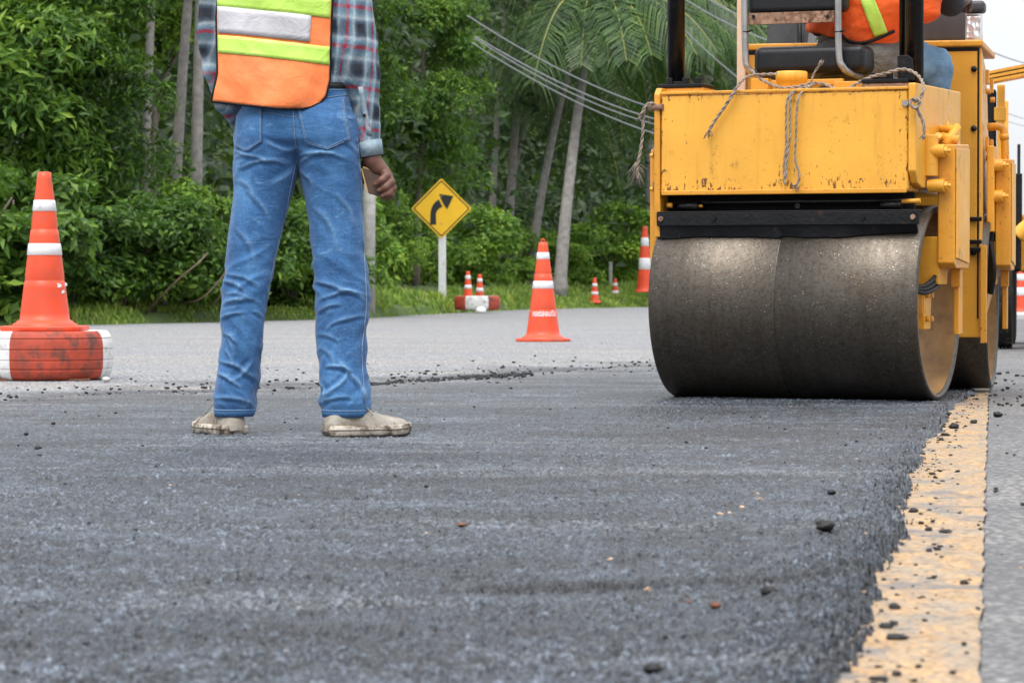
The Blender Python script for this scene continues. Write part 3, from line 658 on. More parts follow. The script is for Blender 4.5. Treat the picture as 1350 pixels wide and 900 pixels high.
def palm(loc, label, h, r, lean, nf, L, group, fl=(0.35, 1.25), azs=None, nleaf=58, cat='palm tree', leaf=0.75):
    root = empty('palm_tree', loc, 0, label, cat, group)
    mb = MB(); n = 26; pts = []
    for k in range(n + 1):
        t = k / n; pts.append((lean[0] * t ** 1.4, lean[1] * t ** 1.4, h * t))
    mb.tube(pts, [r * (1.35 - 0.62 * (k / n)) * (1.0 + (0.05 if k % 2 else 0)) if k > 1 else r * 1.6 for k in range(n + 1)], 10); mb.build('trunk', M['palm_bark'], root)
    top = Vector(pts[-1])
    for k in range(nf):
        az = (azs[k] if azs else 2 * math.pi * (k * 0.381966)) ; dr = fl[0] + (fl[1] - fl[0]) * ((k * 0.618) % 1)
        rach, V, F = frond_mesh(L * random.uniform(0.9, 1.08), dr, nleaf, leaf)
        T = Matrix.Translation(top + Vector((0, 0, 0.05))) @ Matrix.Rotation(az, 4, 'Z')
        mb = MB(T); mb.v = [tuple(T @ Vector(p)) for p in rach.v]; mb.f = rach.f; mb.sm = rach.sm; mb.mi = [1] * len(rach.f)
        b = len(mb.v); mb.v += [tuple(T @ p) for p in V]; mb.f += [tuple(b + i for i in f) for f in F]; mb.sm += [False] * len(F); mb.mi += [0] * len(F)
        me = bpy.data.meshes.new('frond'); me.from_pydata(mb.v, [], mb.f); me.polygons.foreach_set('material_index', mb.mi); me.update()
        link('frond', me, [M['leaf_palm'], M['rachis']], root)
    return root
b_ = at(738, 60); ttop = (gx(783, 62.5) - b_[0], 2.5)
palm(b_, 'coconut palm with a pale leaning trunk and long hanging fronds', gz(8, 62.5) - b_[2], 0.10, ttop, 24, 3.3, 'palms in the wood', (0.75, 1.75), nleaf=84, leaf=0.85)
b_ = at(655, 66)
palm(b_, 'dim palm with low fronds left of the coconut palm', 4.6, 0.06, (0.9, 0.6), 15, 2.7, 'palms in the wood', (0.7, 1.6), nleaf=44)
b_ = at(935, 76)
palm(b_, 'tall palm trunk rising behind the roller post', 8.8, 0.16, (-0.1, 0.4), 14, 3.4, 'palms in the wood', (0.4, 1.2), nleaf=44)
b_ = at(860, 72)
palm(b_, 'palm whose fronds droop beside the black roller post', 6.7, 0.12, (-0.2, 0.3), 18, 3.6, 'palms in the wood', (0.75, 1.7), nleaf=80)
for (px, py0, d, wpx, dx, lab) in [(188, 300, 39.5, 12, 0.22, 'grey bare trunk half hidden by leaves, nearest the big left tree'), (226, 225, 40.5, 14, 0.42, 'slightly leaning grey trunk in the gap left of the worker'),
                              (257, 232, 40, 15, 0.12, 'pale straight trunk right beside the worker\'s left elbow'), (646, 290, 64, 9, 0.35, 'thin dark trunk left of the leaning palm'),
                              (668, 290, 66, 12, 0.45, 'reddish grey trunk behind the curve sign'), (698, 305, 63, 11, 1.3, 'thin trunk leaning strongly right under the palm')]:
    p = at(px, d); h = 6.4
    palm(p, lab, h, wpx / FPX * d / 2 * 0.88, (dx, 0.3), 9, 2.4, 'bare trunks in the wood', (0.3, 0.9), nleaf=26, cat='palm tree')
# weathered pole by the worker's knee
p = at(486, 42.4); root = empty('wooden_pole', p, 0, 'pale weathered pole showing between the worker\'s hand and the shrubs', 'pole')
MB().tube([(0, 0, -0.2), (0.01, 0, 1.2), (0.02, 0, 2.0)], [0.09, 0.085, 0.08], 12).build('shaft', M['pale_pole'], root)
MB().cyl((0.02, 0, 2.0), (0.02, 0, 2.03), 0.086).build('cap', M['bark'], root)

# shrubs: four builds, each copied
protos = []
for k, (mt, sz, ncl) in enumerate([('leaf_deep', 0.085, 26), ('leaf_light', 0.085, 26), ('leaf_mid', 0.115, 22), ('leaf_light', 0.105, 22)]):
    root = empty('shrub'); cl = crown_from_envelope((0, 0, 0.62), (0.75, 0.6, 0.68), ncl, 0.25, 360, 0.45)
    v, f = crown_leaves(cl, sz, 1.0, 0.35, 0.35); link('crown', npmesh('crown', v, f, False), M[mt], root)
    mb = MB()
    for q in range(5):
        a = q * 1.3; mb.tube([(0, 0, 0), (0.15 * math.cos(a), 0.15 * math.sin(a), 0.5), (0.45 * math.cos(a), 0.4 * math.sin(a), 1.0)], [0.02, 0.015, 0.008], 5)
    mb.build('stem', M['bark'], root); protos.append(root)
SHR = [  # pixel x, depth, width scale, height scale, kind, label
    (-60, 35.0, 1.5, 1.3, 2, 'leafy shrub at the far left, mostly outside the picture'), (15, 36.0, 1.4, 1.25, 2, 'shrub just left of the tyre cone'), (95, 36.4, 1.3, 1.05, 0, 'shrub just right of the tyre cone'),
    (160, 37.2, 1.2, 0.95, 0, 'dark shrub where the two dry vines begin'), (215, 38.0, 1.25, 1.15, 0, 'shrub under the grey bare trunks'), (262, 39.2, 1.25, 1.15, 1, 'bright shrub touching the worker\'s left leg'),
    (330, 40.0, 1.3, 1.2, 0, 'shrub seen left through the gap between the worker\'s legs'), (385, 41.5, 1.2, 0.9, 2, 'shrub between the worker\'s knees'), (440, 44.0, 1.3, 1.2, 1, 'shrub behind the worker\'s right leg'),
    (503, 50.2, 1.05, 1.15, 1, 'shrub between the pole and the curve sign'), (560, 53.5, 1.2, 1.25, 1, 'tall shrub directly behind the curve sign'), (618, 54.5, 1.35, 1.05, 3, 'broad bright shrub above the twin cones'),
    (668, 59.0, 1.2, 0.95, 1, 'low shrub right of the twin cones'), (715, 62.5, 1.3, 0.85, 3, 'low feathery shrub behind the middle cone'), (760, 65.0, 1.2, 0.95, 3, 'shrub at the foot of the coconut palm'),
    (805, 68.0, 1.6, 1.35, 3, 'tall shrub right of the palm trunk'), (850, 70.5, 1.6, 1.35, 1, 'shrub behind the tall banded cone'), (905, 73.0, 1.6, 1.15, 3, 'shrub hidden behind the left roller plate'),
    (745, 69.5, 1.2, 1.05, 2, 'dim shrub deeper in the wood under the palm')]
for k, (px, d, sw, sh, kd, lab) in enumerate(SHR):
    o = copy_tree(protos[kd]); o.location = at(px, d + (3.4 if px > 590 else 1.3 if px > 480 else -0.9)); o.rotation_euler = (0, 0, random.uniform(0, 6.28)); o.scale = (sw, sw, sh)
    tag(o, lab, 'shrub', 'shrubs along the verge')
for k, (px, d, sw, sh) in enumerate([(1336, 104, 2.2, 1.0), (1375, 108, 2.4, 1.1), (1420, 110, 2.4, 1.2)]):
    o = copy_tree(protos[k % 4]); o.location = (gx(px, d), d, vz(gx(px, d), d)); o.scale = (sw, sw, sh)
    tag(o, ['far low shrub at the right edge behind the last cone', 'far shrub beyond the right edge of the picture', 'second far shrub beyond the right edge'][k], 'shrub', 'shrubs along the verge')
for r_ in protos:
    for ch in list(r_.children): bpy.data.objects.remove(ch)
    bpy.data.objects.remove(r_)

# the wood behind: one mass of foliage nobody could count
nW = 62000
xw = rng.uniform(-17, 13, nW); tw = rng.uniform(4.5, 11, nW) ; yw = edge_y(xw) + tw / 0.7
hw = 9.5 * rng.random(nW) ** 0.75
lump = fbm(np.stack([xw * 0.8, yw * 0.5, hw * 0.9], 1), 3, 77); kp = (lump > -0.12) & ~((hw < 2.6) & (rng.random(nW) < 0.55)) & (xw < 11.5 - 0.2 * hw)
P = np.stack([xw, yw, verge_z(xw, yw) + hw], 1)[kp]
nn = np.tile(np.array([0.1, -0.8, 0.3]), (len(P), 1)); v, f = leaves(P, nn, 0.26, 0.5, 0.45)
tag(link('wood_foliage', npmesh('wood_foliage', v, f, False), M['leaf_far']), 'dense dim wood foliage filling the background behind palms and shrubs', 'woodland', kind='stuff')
nH = 26000
xw = rng.uniform(-22, 13.5, nH); tw = rng.uniform(12, 26, nH); yw = edge_y(xw) + tw / 0.7; P = np.stack([xw, yw, verge_z(xw, yw) + rng.uniform(0, 1.2, nH)], 1)
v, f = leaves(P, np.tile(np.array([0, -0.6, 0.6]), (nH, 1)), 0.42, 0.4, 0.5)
tag(link('added_rise_foliage', npmesh('added_rise_foliage', v, f, False), M['leaf_far']), 'leafy cover on the rise added behind the wood to block bright sky', 'woodland', kind='stuff')

# grass along the verge
nG = 60000
xg = rng.uniform(-9.5, 9.0, nG); tg_ = rng.random(nG) ** 1.3 * 3.6 + 0.02; yg = edge_y(xg) + tg_ / 0.7
patch = fbm(np.stack([xg * 1.2, yg * 0.8, 0 * xg], 1), 3, 61); kp = patch > -0.35; xg, yg, tg_, patch = xg[kp], yg[kp], tg_[kp], patch[kp]; nG = len(xg)
hg = np.where(xg > -0.2, 0.62, 0.66) * (0.06 + 0.20 * rng.random(nG) * (0.4 + np.clip(tg_, 0, 1.6)) ) * (0.7 + patch)
a = rng.uniform(0, 6.28, nG); ln = hg * rng.uniform(0.15, 0.8, nG); b0 = np.stack([xg, yg, verge_z(xg, yg) - 0.01], 1)
dv = np.stack([np.cos(a), np.sin(a), 0 * a], 1); sd = np.stack([-np.sin(a), np.cos(a), 0 * a], 1) * (0.007 + 0.008 * rng.random((nG, 1)))
m_ = b0 + dv * (ln * 0.35)[:, None] + np.array([0, 0, 1]) * (hg * 0.65)[:, None]; e_ = b0 + dv * ln[:, None] + np.array([0, 0, 1]) * hg[:, None]
V = np.stack([b0 - sd, b0 + sd, m_ + sd * .8, m_ - sd * .8, e_], 1).reshape(-1, 3); b = (np.arange(nG) * 5)[:, None]
tag(link('grass', npmesh('grass', V, [b + np.array([[0, 1, 2, 3]]), b + np.array([[3, 2, 4]])], False), M['grass_blade']), 'bright green grass along the road verge', 'grass', kind='stuff')

# dry vines and sticks left of the worker
def vine(pix, d, r, label):
    mb = MB().tube(smooth_path([(gx(a, d + q), d + q, gz(b, d + q)) for a, b, q in pix], 6), r, 6)
    tag(mb.build('dry_vine', M['dry_vine']), label, 'vine', 'dry vines on the verge')
vine([(192, 414, 0.5), (215, 388, 0.2), (238, 366, 0), (262, 346, 0), (274, 333, 0.6)], 35.6, 0.011, 'straight dry vine slanting up from the grass')
vine([(236, 400, 0.3), (262, 395, 0), (282, 378, 0), (300, 352, 0.1), (312, 300, 0.5)], 36.4, 0.010, 'curved dry vine sagging towards the worker\'s left leg')
vine([(278, 402, 0.2), (292, 388, 0), (285, 372, 0.2)], 36.4, 0.011, 'short reddish broken stick in the grass beside the worker')

# overhead cables, each sagging from the trees on the left towards the bend
def cable(p0, d0, p1, d1, sag, label, r=0.012, ext=0.55):
    a = Vector((gx(p0[0], d0), d0, gz(p0[1], d0))); b = Vector((gx(p1[0], d1), d1, gz(p1[1], d1))); pts = []
    for k in range(25):
        t = -0.12 + (1.12 + ext) * k / 24; q = a.lerp(b, t); q.z -= sag * 4 * t * (1 - t); pts.append(q)
    tag(MB().tube(pts, r, 6).build('overhead_cable', M['cable']), label, 'cable', 'overhead cables')
cable((645, 40), 52, (846, 138), 60, 0.10, 'topmost of the cables crossing the palm trunk')
cable((655, 66), 52, (858, 156), 60, 0.10, 'second cable down across the palm trunk')
cable((655, 70), 52.4, (858, 163), 60.4, 0.12, 'third cable, nearly touching the second')
cable((652, 76), 52, (858, 175), 60, 0.10, 'lowest of the cables crossing the palm trunk')
cable((905, 2), 50, (976, 40), 53, 0.02, 'upper pale cable between the left roller post and the seat', ext=0.6)
cable((903, 42), 50, (978, 108), 53, 0.02, 'lower pale cable between the left roller post and the seat', ext=0.6)
cable((930, -2), 50, (976, 22), 53, 0.02, 'short cable at the top edge left of the seat', ext=0.6)
cable((1300, 66), 60, (1360, 86), 62, 0.03, 'thin dark cable against the white sky', 0.014)
cable((1300, 138), 70, (1360, 160), 72, 0.03, 'faint cable lower in the white sky', 0.009)
cable((1300, 150), 70, (1360, 169), 72, 0.03, 'faintest lowest cable in the white sky', 0.008)
# ------------------------------------------------------------------ cones, tyres, sign
def cone_r(t, rb, rt): return rb + (rt - rb) * t
def traffic_cone(loc, H, rb, rt, base, bands, label, loop=False, group='traffic cones', rib=(0.32, 0.66), rz=0.0):
    root = empty('traffic_cone', loc, rz, label, 'traffic cone', group)
    prof = [(rb + 0.030, 0.022), (rb + 0.026, 0.034), (rb + 0.012, 0.040), (rb + 0.004, 0.05)]
    for t in np.linspace(0.07, 1.0, 24):
        r = cone_r(t, rb, rt)
        prof.append((r, H * t))
        for q in rib:
            if abs(t - q) < 0.021: prof += [(r - 0.0035, H * t + 0.002), (r - 0.0035, H * t + 0.006)]
    prof += [(rt * 0.8, H * 1.004), (rt * 0.55, H * 1.004), (rt * 0.5, H * 0.98)]
    MB().lathe(prof, 44, caps=False).build('cone_body', M['cone_orange'], root)
    n = 48; pts = []
    for k in range(n):
        a = 2 * math.pi * k / n; e = 5.0; ca, sa = math.cos(a), math.sin(a)
        s = (abs(ca) ** e + abs(sa) ** e) ** (-1 / e) * 0.93; pts.append((base / 2 * s * ca, base / 2 * s * sa))
    MB().prism(pts, 'z', 0.0, 0.024).build('base_plate', M['cone_orange'], root, 0.006)
    for (a, b) in bands:
        pr = [(cone_r(a, rb, rt) + 0.0005, H * a), (cone_r(a, rb, rt) + 0.003, H * a + 0.002), (cone_r(b, rb, rt) + 0.003, H * b - 0.002), (cone_r(b, rb, rt) + 0.0005, H * b)]
        MB().lathe(pr, 44, caps=False).build('reflective_band', M['band_white'], root)
    if loop:
        MB().tube([(0.014 * math.cos(a), 0, H + 0.002 + 0.026 * math.sin(a)) for a in np.linspace(0, math.pi, 9)], 0.006, 6).build('carry_loop', M['cone_orange'], root)
    return root
BANDS = [(0.478, 0.552), (0.756, 0.826)]
def painted_tyre(loc, Ro, H, offs, label, sec=90, rz=0):
    root = empty('painted_tyre', loc, rz, label, 'tyre', 'painted tyres under cones')
    h = H / 2; prof = []
    Ri = Ro * 0.56
    for a in np.linspace(0, 1, 6): prof.append((Ri + (Ro - 0.03 - Ri) * a, -h * (0.80 + 0.20 * math.sin(a * math.pi * 0.5))))
    cur = lambda t: Ro - 0.026 * abs(t) ** 3.5
    for t in np.linspace(-0.9, 0.9, 25):
        prof.append((cur(t), h * t))
        for q in (-0.62, -0.2, 0.23, 0.64):
            if abs(t - q) < 0.0376: prof += [(cur(t) - 0.0004, h * t + 0.001), (cur(t) - 0.003, h * t + 0.0012), (cur(t) - 0.003, h * t + 0.0030), (cur(t), h * t + 0.004)]
    for a in np.linspace(1, 0, 6): prof.append((Ri + (Ro - 0.03 - Ri) * a, h * (0.80 + 0.20 * math.sin(a * math.pi * 0.5))))
    prof += [(Ri - 0.01, h * 0.6), (Ri + 0.03, h * 0.3), (Ri + 0.03, -h * 0.3), (Ri - 0.01, -h * 0.6)]
    n = len(prof)
    def mi(row, ang): 
        if row >= n - 5: return 2
        return 0 if int(((ang - offs) % 360) // sec) % 2 == 0 else 1
    mb = MB().lathe(prof, 120, c=(0, 0, h + 0.005), closed=True, mi=mi)
    mb.build('tyre_body', [M['tyre_red'], M['tyre_white'], M['tyre_rubber']], root)
    # wooden slat under it keeps it off the wet ground
    MB().box(-Ro * 0.75, Ro * 0.75, -Ro * 0.8, -Ro * 0.6, 0.0, 0.012).box(-Ro * 0.75, Ro * 0.75, Ro * 0.6, Ro * 0.8, 0.0, 0.012).build('slat', M['dead_leaf'], root)
    return root
dL = 14.7
tyl = painted_tyre((gx(60, dL), dL + 0.02, ROAD_Z), 0.322, 0.232, 247.0, 'red and white painted tyre lying on the road at the left, under the nearest cone')
c1 = traffic_cone((gx(59, dL), dL, ROAD_Z + 0.236), 0.765, 0.128, 0.032, 0.435, BANDS, 'large orange cone on the painted tyre at the left', rib=(0.33, 0.655))
# chips of white paint left on that cone
mb = MB()
for (px, py, sw, sh) in [(81, 377, 5, 8), (85, 385, 4.5, 6), (87.6, 376, 3, 7), (79.5, 374.5, 2.5, 3)]:
    zc = gz(py, dL) - (ROAD_Z + 0.236); k = 9; pts = []
    for q in range(k):
        a = 2 * math.pi * q / k; rr = random.uniform(0.7, 1.1) * (0.6 if math.sin(a) < -0.5 else 1)
        zz = zc + sh / 2 * math.sin(a) * rr / FPX * dL; xx = gx(px + sw / 2 * math.cos(a) * rr, dL) - gx(59, dL)
        rad = cone_r(zz / 0.765, 0.128, 0.032) + 0.002; yy = -math.sqrt(max(rad * rad - xx * xx, 1e-5)); pts.append((xx, yy, zz))
    mb.add(pts, [tuple(range(k))])
mb.build('paint_fleck', M['band_white'], c1)
dC = 24.6
c2 = traffic_cone((gx(716, dC), dC, ROAD_Z), 0.80, 0.143, 0.035, 0.475, [(0.535, 0.61), (0.83, 0.90)], 'orange cone standing alone on the road before the palm trunk', True)
# faded stencilled lettering on it, wrapped round the cone
cu = bpy.data.curves.new('lettering', 'FONT'); cu.body = 'ทอดลอบปิน'; cu.size = 0.062; cu.align_x = 'CENTER'; cu.resolution_u = 2; cu.offset = 0.0014
tmp = bpy.data.objects.new('lettering', cu); COL.objects.link(tmp); bpy.context.view_layer.update()
me = bpy.data.meshes.new_from_object(tmp.evaluated_get(bpy.context.evaluated_depsgraph_get())); bpy.data.objects.remove(tmp)
xs_ = [q.co.x for q in me.vertices]; wd = max(xs_) - min(xs_); mx_ = (max(xs_) + min(xs_)) / 2
for q in me.vertices:
    zz = 0.205 + q.co.y * 1.0; rad = cone_r(zz / 0.80, 0.143, 0.035) + 0.0025; a = (q.co.x - mx_) / wd * 0.215 / 0.115 + 0.12
    q.co = (rad * math.sin(a), -rad * math.cos(a), zz)
me.materials.clear(); link('lettering', me, M['band_white'], c2)
pB = at(629, 48.6)
painted_tyre((pB[0], pB[1], 0.03), 0.37, 0.225, 180.0, 'painted tyre at the grass edge under the twin cones', 60)
traffic_cone((gx(617, 48.4), 48.4, 0.03 + 0.10), 0.52, 0.088, 0.030, 0.22, [(0.47, 0.585), (0.76, 0.875)], 'left one of the twin cones, standing in the painted tyre', rib=())
traffic_cone((gx(632.5, 49.3), 49.3, 0.045), 0.56, 0.095, 0.030, 0.24, [(0.50, 0.61), (0.78, 0.88)], 'right one of the twin cones, just behind the painted tyre', rib=())
mbs = MB(); mbs.lathe([(0.001, 0.0), (0.075, 0.0), (0.085, 0.03), (0.06, 0.085), (0.001, 0.10)], 14, caps=False)
o = mbs.build('white_stone', M['litter_white']); o.location = (gx(634, 47.6), 47.6, 0.0); tag(o, 'round white stone in front of the distant painted tyre', 'stone')
def verge_cone(px, d, H, zb, label, bands, rb=0.095):
    traffic_cone((gx(px, d), d, zb), H, rb, rb * 0.32, rb * 2.7, bands, label, rib=())
d_ = 60.0; verge_cone(784, d_, 0.50, gz(399.5, d_), 'left one of the two small far cones in the grass', [(0.34, 0.45), (0.66, 0.78)])
d_ = 63.0; verge_cone(811, d_, 0.47, gz(397, d_), 'right one of the two small far cones in the grass', [(0.34, 0.47), (0.68, 0.80)])
d_ = 62.0; verge_cone(850, d_, 1.34, gz(385, d_), 'tall orange and white banded cone beside the steel drum', [(0.345, 0.52), (0.70, 0.83)], 0.17)
d_ = 49.0; verge_cone(1346, d_, 0.75, ROAD_Z, 'orange cone cut off by the right edge of the picture', [(0.38, 0.55), (0.70, 0.84)], 0.15)
# pale kerb block near that cone, and a little post in the grass
o = MB().box(-0.5, 2.5, -0.12, 0.12, 0, 0.10).build('kerb_block', M['white_post'], None, 0.01); o.location = (gx(1343, 46), 46, ROAD_Z - 0.06); tag(o, 'low whitish kerb block by the cone at the right edge', 'kerb')
mp = empty('marker_post', at(805, 66), 0, 'small grey marker post among the shrubs', 'post'); MB().box(-.035, .035, -.03, .03, -.1, 0.62).build('shaft', M['pale_pole'], mp, 0.008); MB().box(-.04, .04, -.035, .035, 0.62, 0.65).build('cap', M['pale_pole'], mp, 0.006)
lt = MB().lathe([(0.001, 0), (0.05, 0.0), (0.06, 0.035), (0.03, 0.07), (0.001, 0.075)], 9, caps=False).build('litter', M['litter_white']); pl = at(511, 42.6); lt.location = (pl[0], pl[1], pl[2] + 0.05); tag(lt, 'scrap of white litter in the grass left of the sign', 'litter')

# curve warning sign
dS = 49.6
sgn = empty('road_sign', at(583, dS), 0, 'yellow diamond warning sign with a black right curve arrow on a white post', 'road sign')
ZC = gz(275, dS) - sgn.location.z; hd = 40.0 / FPX * dS; ox = gx(582, dS) - gx(583, dS)
def rdia(h, rc, n=6):
    pts = []
    for q in range(4):
        a0 = q * math.pi / 2; c = (h - rc * 1.414) ; cxx, czz = c * math.cos(a0), c * math.sin(a0)
        for k in range(n + 1):
            a = a0 - math.pi / 4 + math.pi / 2 * k / n; pts.append((cxx + rc * math.cos(a), czz + rc * math.sin(a)))
    return [(p[0] + ox, p[1] + ZC) for p in pts]
MB().prism(rdia(hd, 0.03), 'y', -0.004, 0.004).build('sign_plate', M['sign_yellow'], sgn)
o_, i_ = rdia(hd * 0.935, 0.028), rdia(hd * 0.885, 0.026); n = len(o_)
mb = MB(); mb.add([(p[0], -0.0065, p[1]) for p in o_ + i_], [(k, (k + 1) % n, n + (k + 1) % n, n + k) for k in range(n)]); mb.build('border', M['sign_black'], sgn)
def SP(cx, cy): return (gx(cx / 3.553 + 500, dS) - sgn.location.x, gz(cy / 3.553 + 220, dS) - sgn.location.z)
mb = MB(); L_, R_ = [], []
for t in np.linspace(0, 1, 12):
    a = t * R(68); L_.append(SP(303 - 63 * math.cos(a) - 0 , 222 - 74 * math.sin(a))); R_.append(SP(316 - 50 * math.cos(a) + 0, 226 - 42 * math.sin(a)))
L_ = [SP(238, 271)] + L_; R_ = [SP(267, 271)] + R_
n = len(L_); mb.add([(p[0], -0.0068, p[1]) for p in L_ + R_], [(k, k + 1, n + k + 1, n + k) for k in range(n - 1)])
mb.add([(p[0], -0.0068, p[1]) for p in (SP(280, 127), SP(348, 137), SP(318, 200), SP(303, 179), SP(289, 152))], [(0, 1, 2, 3, 4)])
mb.build('arrow', M['sign_black'], sgn)
pz = MB().box(-0.062, 0.062, 0.006, 0.05, -0.1, ZC + 0.25).build('post', M['white_post'], sgn, 0.008)
for q in (0.2, -0.25): MB().cyl((ox, -0.012, ZC + q), (ox, -0.002, ZC + q), 0.012, 8).build('bolt', M['steel_tube'], sgn)

# ------------------------------------------------------------------ the tandem roller
TH = R(21); RCX, RCY = 1.134, 11.685
roller = empty('road_roller', (RCX, RCY, 0), -TH, 'yellow tandem road roller with a wide steel drum standing on the fresh asphalt', 'road roller')
PIV, BACK, TURN = 0.70, 0.65, R(8)
T2 = Matrix.Translation((0, PIV, 0)) @ Matrix.Rotation(TURN, 4, 'Z') @ Matrix.Translation((0, BACK, 0))
C2 = (RCX + PIV * math.sin(TH) + BACK * math.sin(TH - TURN), RCY + PIV * math.cos(TH) + BACK * math.cos(TH - TURN))
def RL(px, py, v, cx=RCX, cyy=RCY, th=TH):
    """roller-frame point seen at a picture pixel, on the plane v"""
    k = (px - 675) / FPX; c, s = math.cos(th), math.sin(th)
    u = (k * (cyy + c * v) - cx - s * v) / (c + k * s); d = cyy - s * u + c * v
    return Vector((u, v, gz(py, d)))
def RL2(px, py, v): return RL(px, py, v, C2[0], C2[1], TH - TURN)
RD = 0.37
def drum(T, seam):
    m = MB(T); x1 = 0.52
    prof = [(RD - 0.006, -x1), (RD, -x1 + 0.008)]
    if seam is not None: prof += [(RD, seam - 0.006), (RD - 0.006, seam - 0.002), (RD - 0.006, seam + 0.002), (RD, seam + 0.006)]
    prof += [(RD, x1 - 0.008), (RD - 0.006, x1), (RD - 0.020, x1), (RD - 0.024, x1 - 0.004), (RD - 0.024, -x1 + 0.004), (RD - 0.020, -x1)]
    m.lathe(prof, 128, 'x', (0, 0, RD), closed=True)
    d = m.build('drum', M['drum_steel'], roller)
    for s in (-1, 1):
        m = MB(T); m.lathe([(RD - 0.0255, s * (x1 - 0.012)), (RD - 0.0255, s * 0.40), (0.10, s * 0.36), (0.10, s * 0.42), (0.02, s * 0.42)], 72, 'x', (0, 0, RD), caps=False)
        m.build('end_plate', M['drum_inner'], d)
    return d
drum(None, -0.025); drum(T2, None)

def yoke(T, s, longplate=False):
    """drum yoke: a boxed column outside the drum end, reaching in to the axle"""
    def X(a, b): return (min(s * a, s * b), max(s * a, s * b))
    m = MB(T); a, b = X(0.535, 0.60)
    m.prism([(-0.10, 0.52), (-0.10, 0.965), (0.15, 0.975), (0.15, 0.50), (-0.06, 0.50)], 'x', a, b)
    y = m.build('yoke_column', M['yellow_worn'], roller, 0.006)
    m = MB(T); a, b = X(0.601, 0.606); m.prism([(-0.085, 0.54), (-0.085, 0.95), (0.135, 0.955), (0.135, 0.52)], 'x', a, b); m.build('cover_plate', M['yellow_paint'], y, 0.002)
    for zz in (0.94, 0.81):
        m = MB(T); m.cyl((s * 0.505, -0.128, zz), (s * 0.568, -0.128, zz), 0.025, 16); m.cyl((s * 0.567, -0.128, zz), (s * 0.580, -0.128, zz), 0.017, 6); m.cyl((s * 0.579, -0.128, zz), (s * 0.592, -0.128, zz), 0.008, 8); m.build('pin', M['yellow_paint'], y, 0.002)
    m = MB(T); a, b = X(0.43, 0.534)
    m.prism([(-0.09, 0.62), (0.12, 0.62), (0.07, 0.44), (-0.06, 0.44)], 'x', a, b); a, b = X(0.43, 0.475); m.prism([(-0.06, 0.44), (0.07, 0.44), (0.05, 0.27), (-0.05, 0.27)], 'x', a, b)
    m.build('axle_bracket', M['yellow_paint'], roller, 0.004)
    m = MB(T)
    for (yy, zz) in ((-0.03, 0.31), (0.03, 0.31), (-0.03, 0.40), (0.03, 0.40)): m.cyl((s * 0.475, yy, zz), (s * 0.49, yy, zz), 0.012, 6)
    m.cyl((s * 0.38, 0, RD), (s * 0.47, 0, RD), 0.075, 24); m.build('axle', M['yellow_worn'], roller)
    m = MB(T); a, b = X(0.552, 0.572); m.box(a, b, 0.10, 0.17, 0.25, 0.495); a, b = X(0.545, 0.58); m.box(a, b, 0.085, 0.105, 0.43, 0.50)
    m.build('hanger_plate', M['yellow_worn'], roller, 0.003)
    m = MB(T)
    for q in range(3):
        m.tube(smooth_path([(s * 0.50, 0.20 + 0.02 * q, 0.66), (s * 0.525, 0.02 + 0.02 * q, 0.52 - 0.02 * q), (s * 0.50, -0.12, 0.44 - 0.015 * q), (s * 0.44, -0.17, 0.43)], 6), 0.009, 7)
    m.build('hose', M['hose'], roller)
yoke(None, 1); yoke(None, -1); yoke(T2, 1); yoke(T2, -1)

# front frame
ZB, ZT = 0.785, 1.160
m = MB(); m.box(-0.492, 0.468, -0.30, 0.50, ZB, ZT)
fb = m.build('frame_box', M['box_paint'], roller, 0.010, 3)
m = MB(); m.box(-0.49, 0.47, -0.306, -0.292, ZT + 0.001, ZT + 0.013).box(-0.486, 0.466, -0.312, -0.301, ZB - 0.006, ZB + 0.012); m.build('edge_strip', M['yellow_worn'], fb, 0.003)
m = MB(); m.prism([(-0.285, 0.62), (-0.297, 0.80), (-0.297, 1.165), (-0.27, 1.19), (0.45, 1.19), (0.45, 0.80), (0.3, 0.62)], 'x', -0.521, -0.496)
sp = m.build('side_plate', M['yellow_worn'], roller, 0.005)
m = MB()
for zz in (0.82, 0.945): MB().cyl((-0.535, -0.25, zz), (-0.52, -0.25, zz), 0.02, 10).build('bolt', M['rusty'], sp)
m.cyl((-0.54, -0.283, 1.115), (-0.48, -0.303, 1.115), 0.013, 8); m.build('rope_pin', M['rusty'], sp)
m = MB(); m.prism([(-0.302, 0.86), (-0.302, 1.185), (0.45, 1.195), (0.45, 0.80), (-0.20, 0.80), (-0.265, 0.815)], 'x', 0.470, 0.500)
sp = m.build('side_plate', M['yellow_paint'], roller, 0.006, 3)
m = MB(); m.tube([(0.508, -0.12, 0.845), (0.508, -0.12, 1.0)], 0.034, 16); m.build('pad', M['yellow_paint'], sp, 0.004)
m = MB(); m.cyl((0.46, -0.308, 1.11), (0.46, -0.295, 1.11), 0.012, 8); m.build('bolt', M['steel_tube'], sp)
# pipe fittings above the right column
m = MB(); m.tube(smooth_path([(0.50, 0.10, 1.03), (0.545, 0.06, 1.03), (0.575, 0.05, 1.02)], 4), 0.016, 8); m.cyl((0.54, 0.0, 0.965), (0.575, 0.06, 1.04), 0.017, 10).cyl((0.52, 0.02, 1.0), (0.585, 0.03, 0.985), 0.018, 10).cyl((0.50, 0.06, 0.96), (0.515, 0.0, 1.005), 0.014, 8); m.cyl((0.53, 0.08, 1.03), (0.53, 0.08, 1.06), 0.008, 8)
m.build('hydraulic_fitting', M['yellow_paint'], roller)
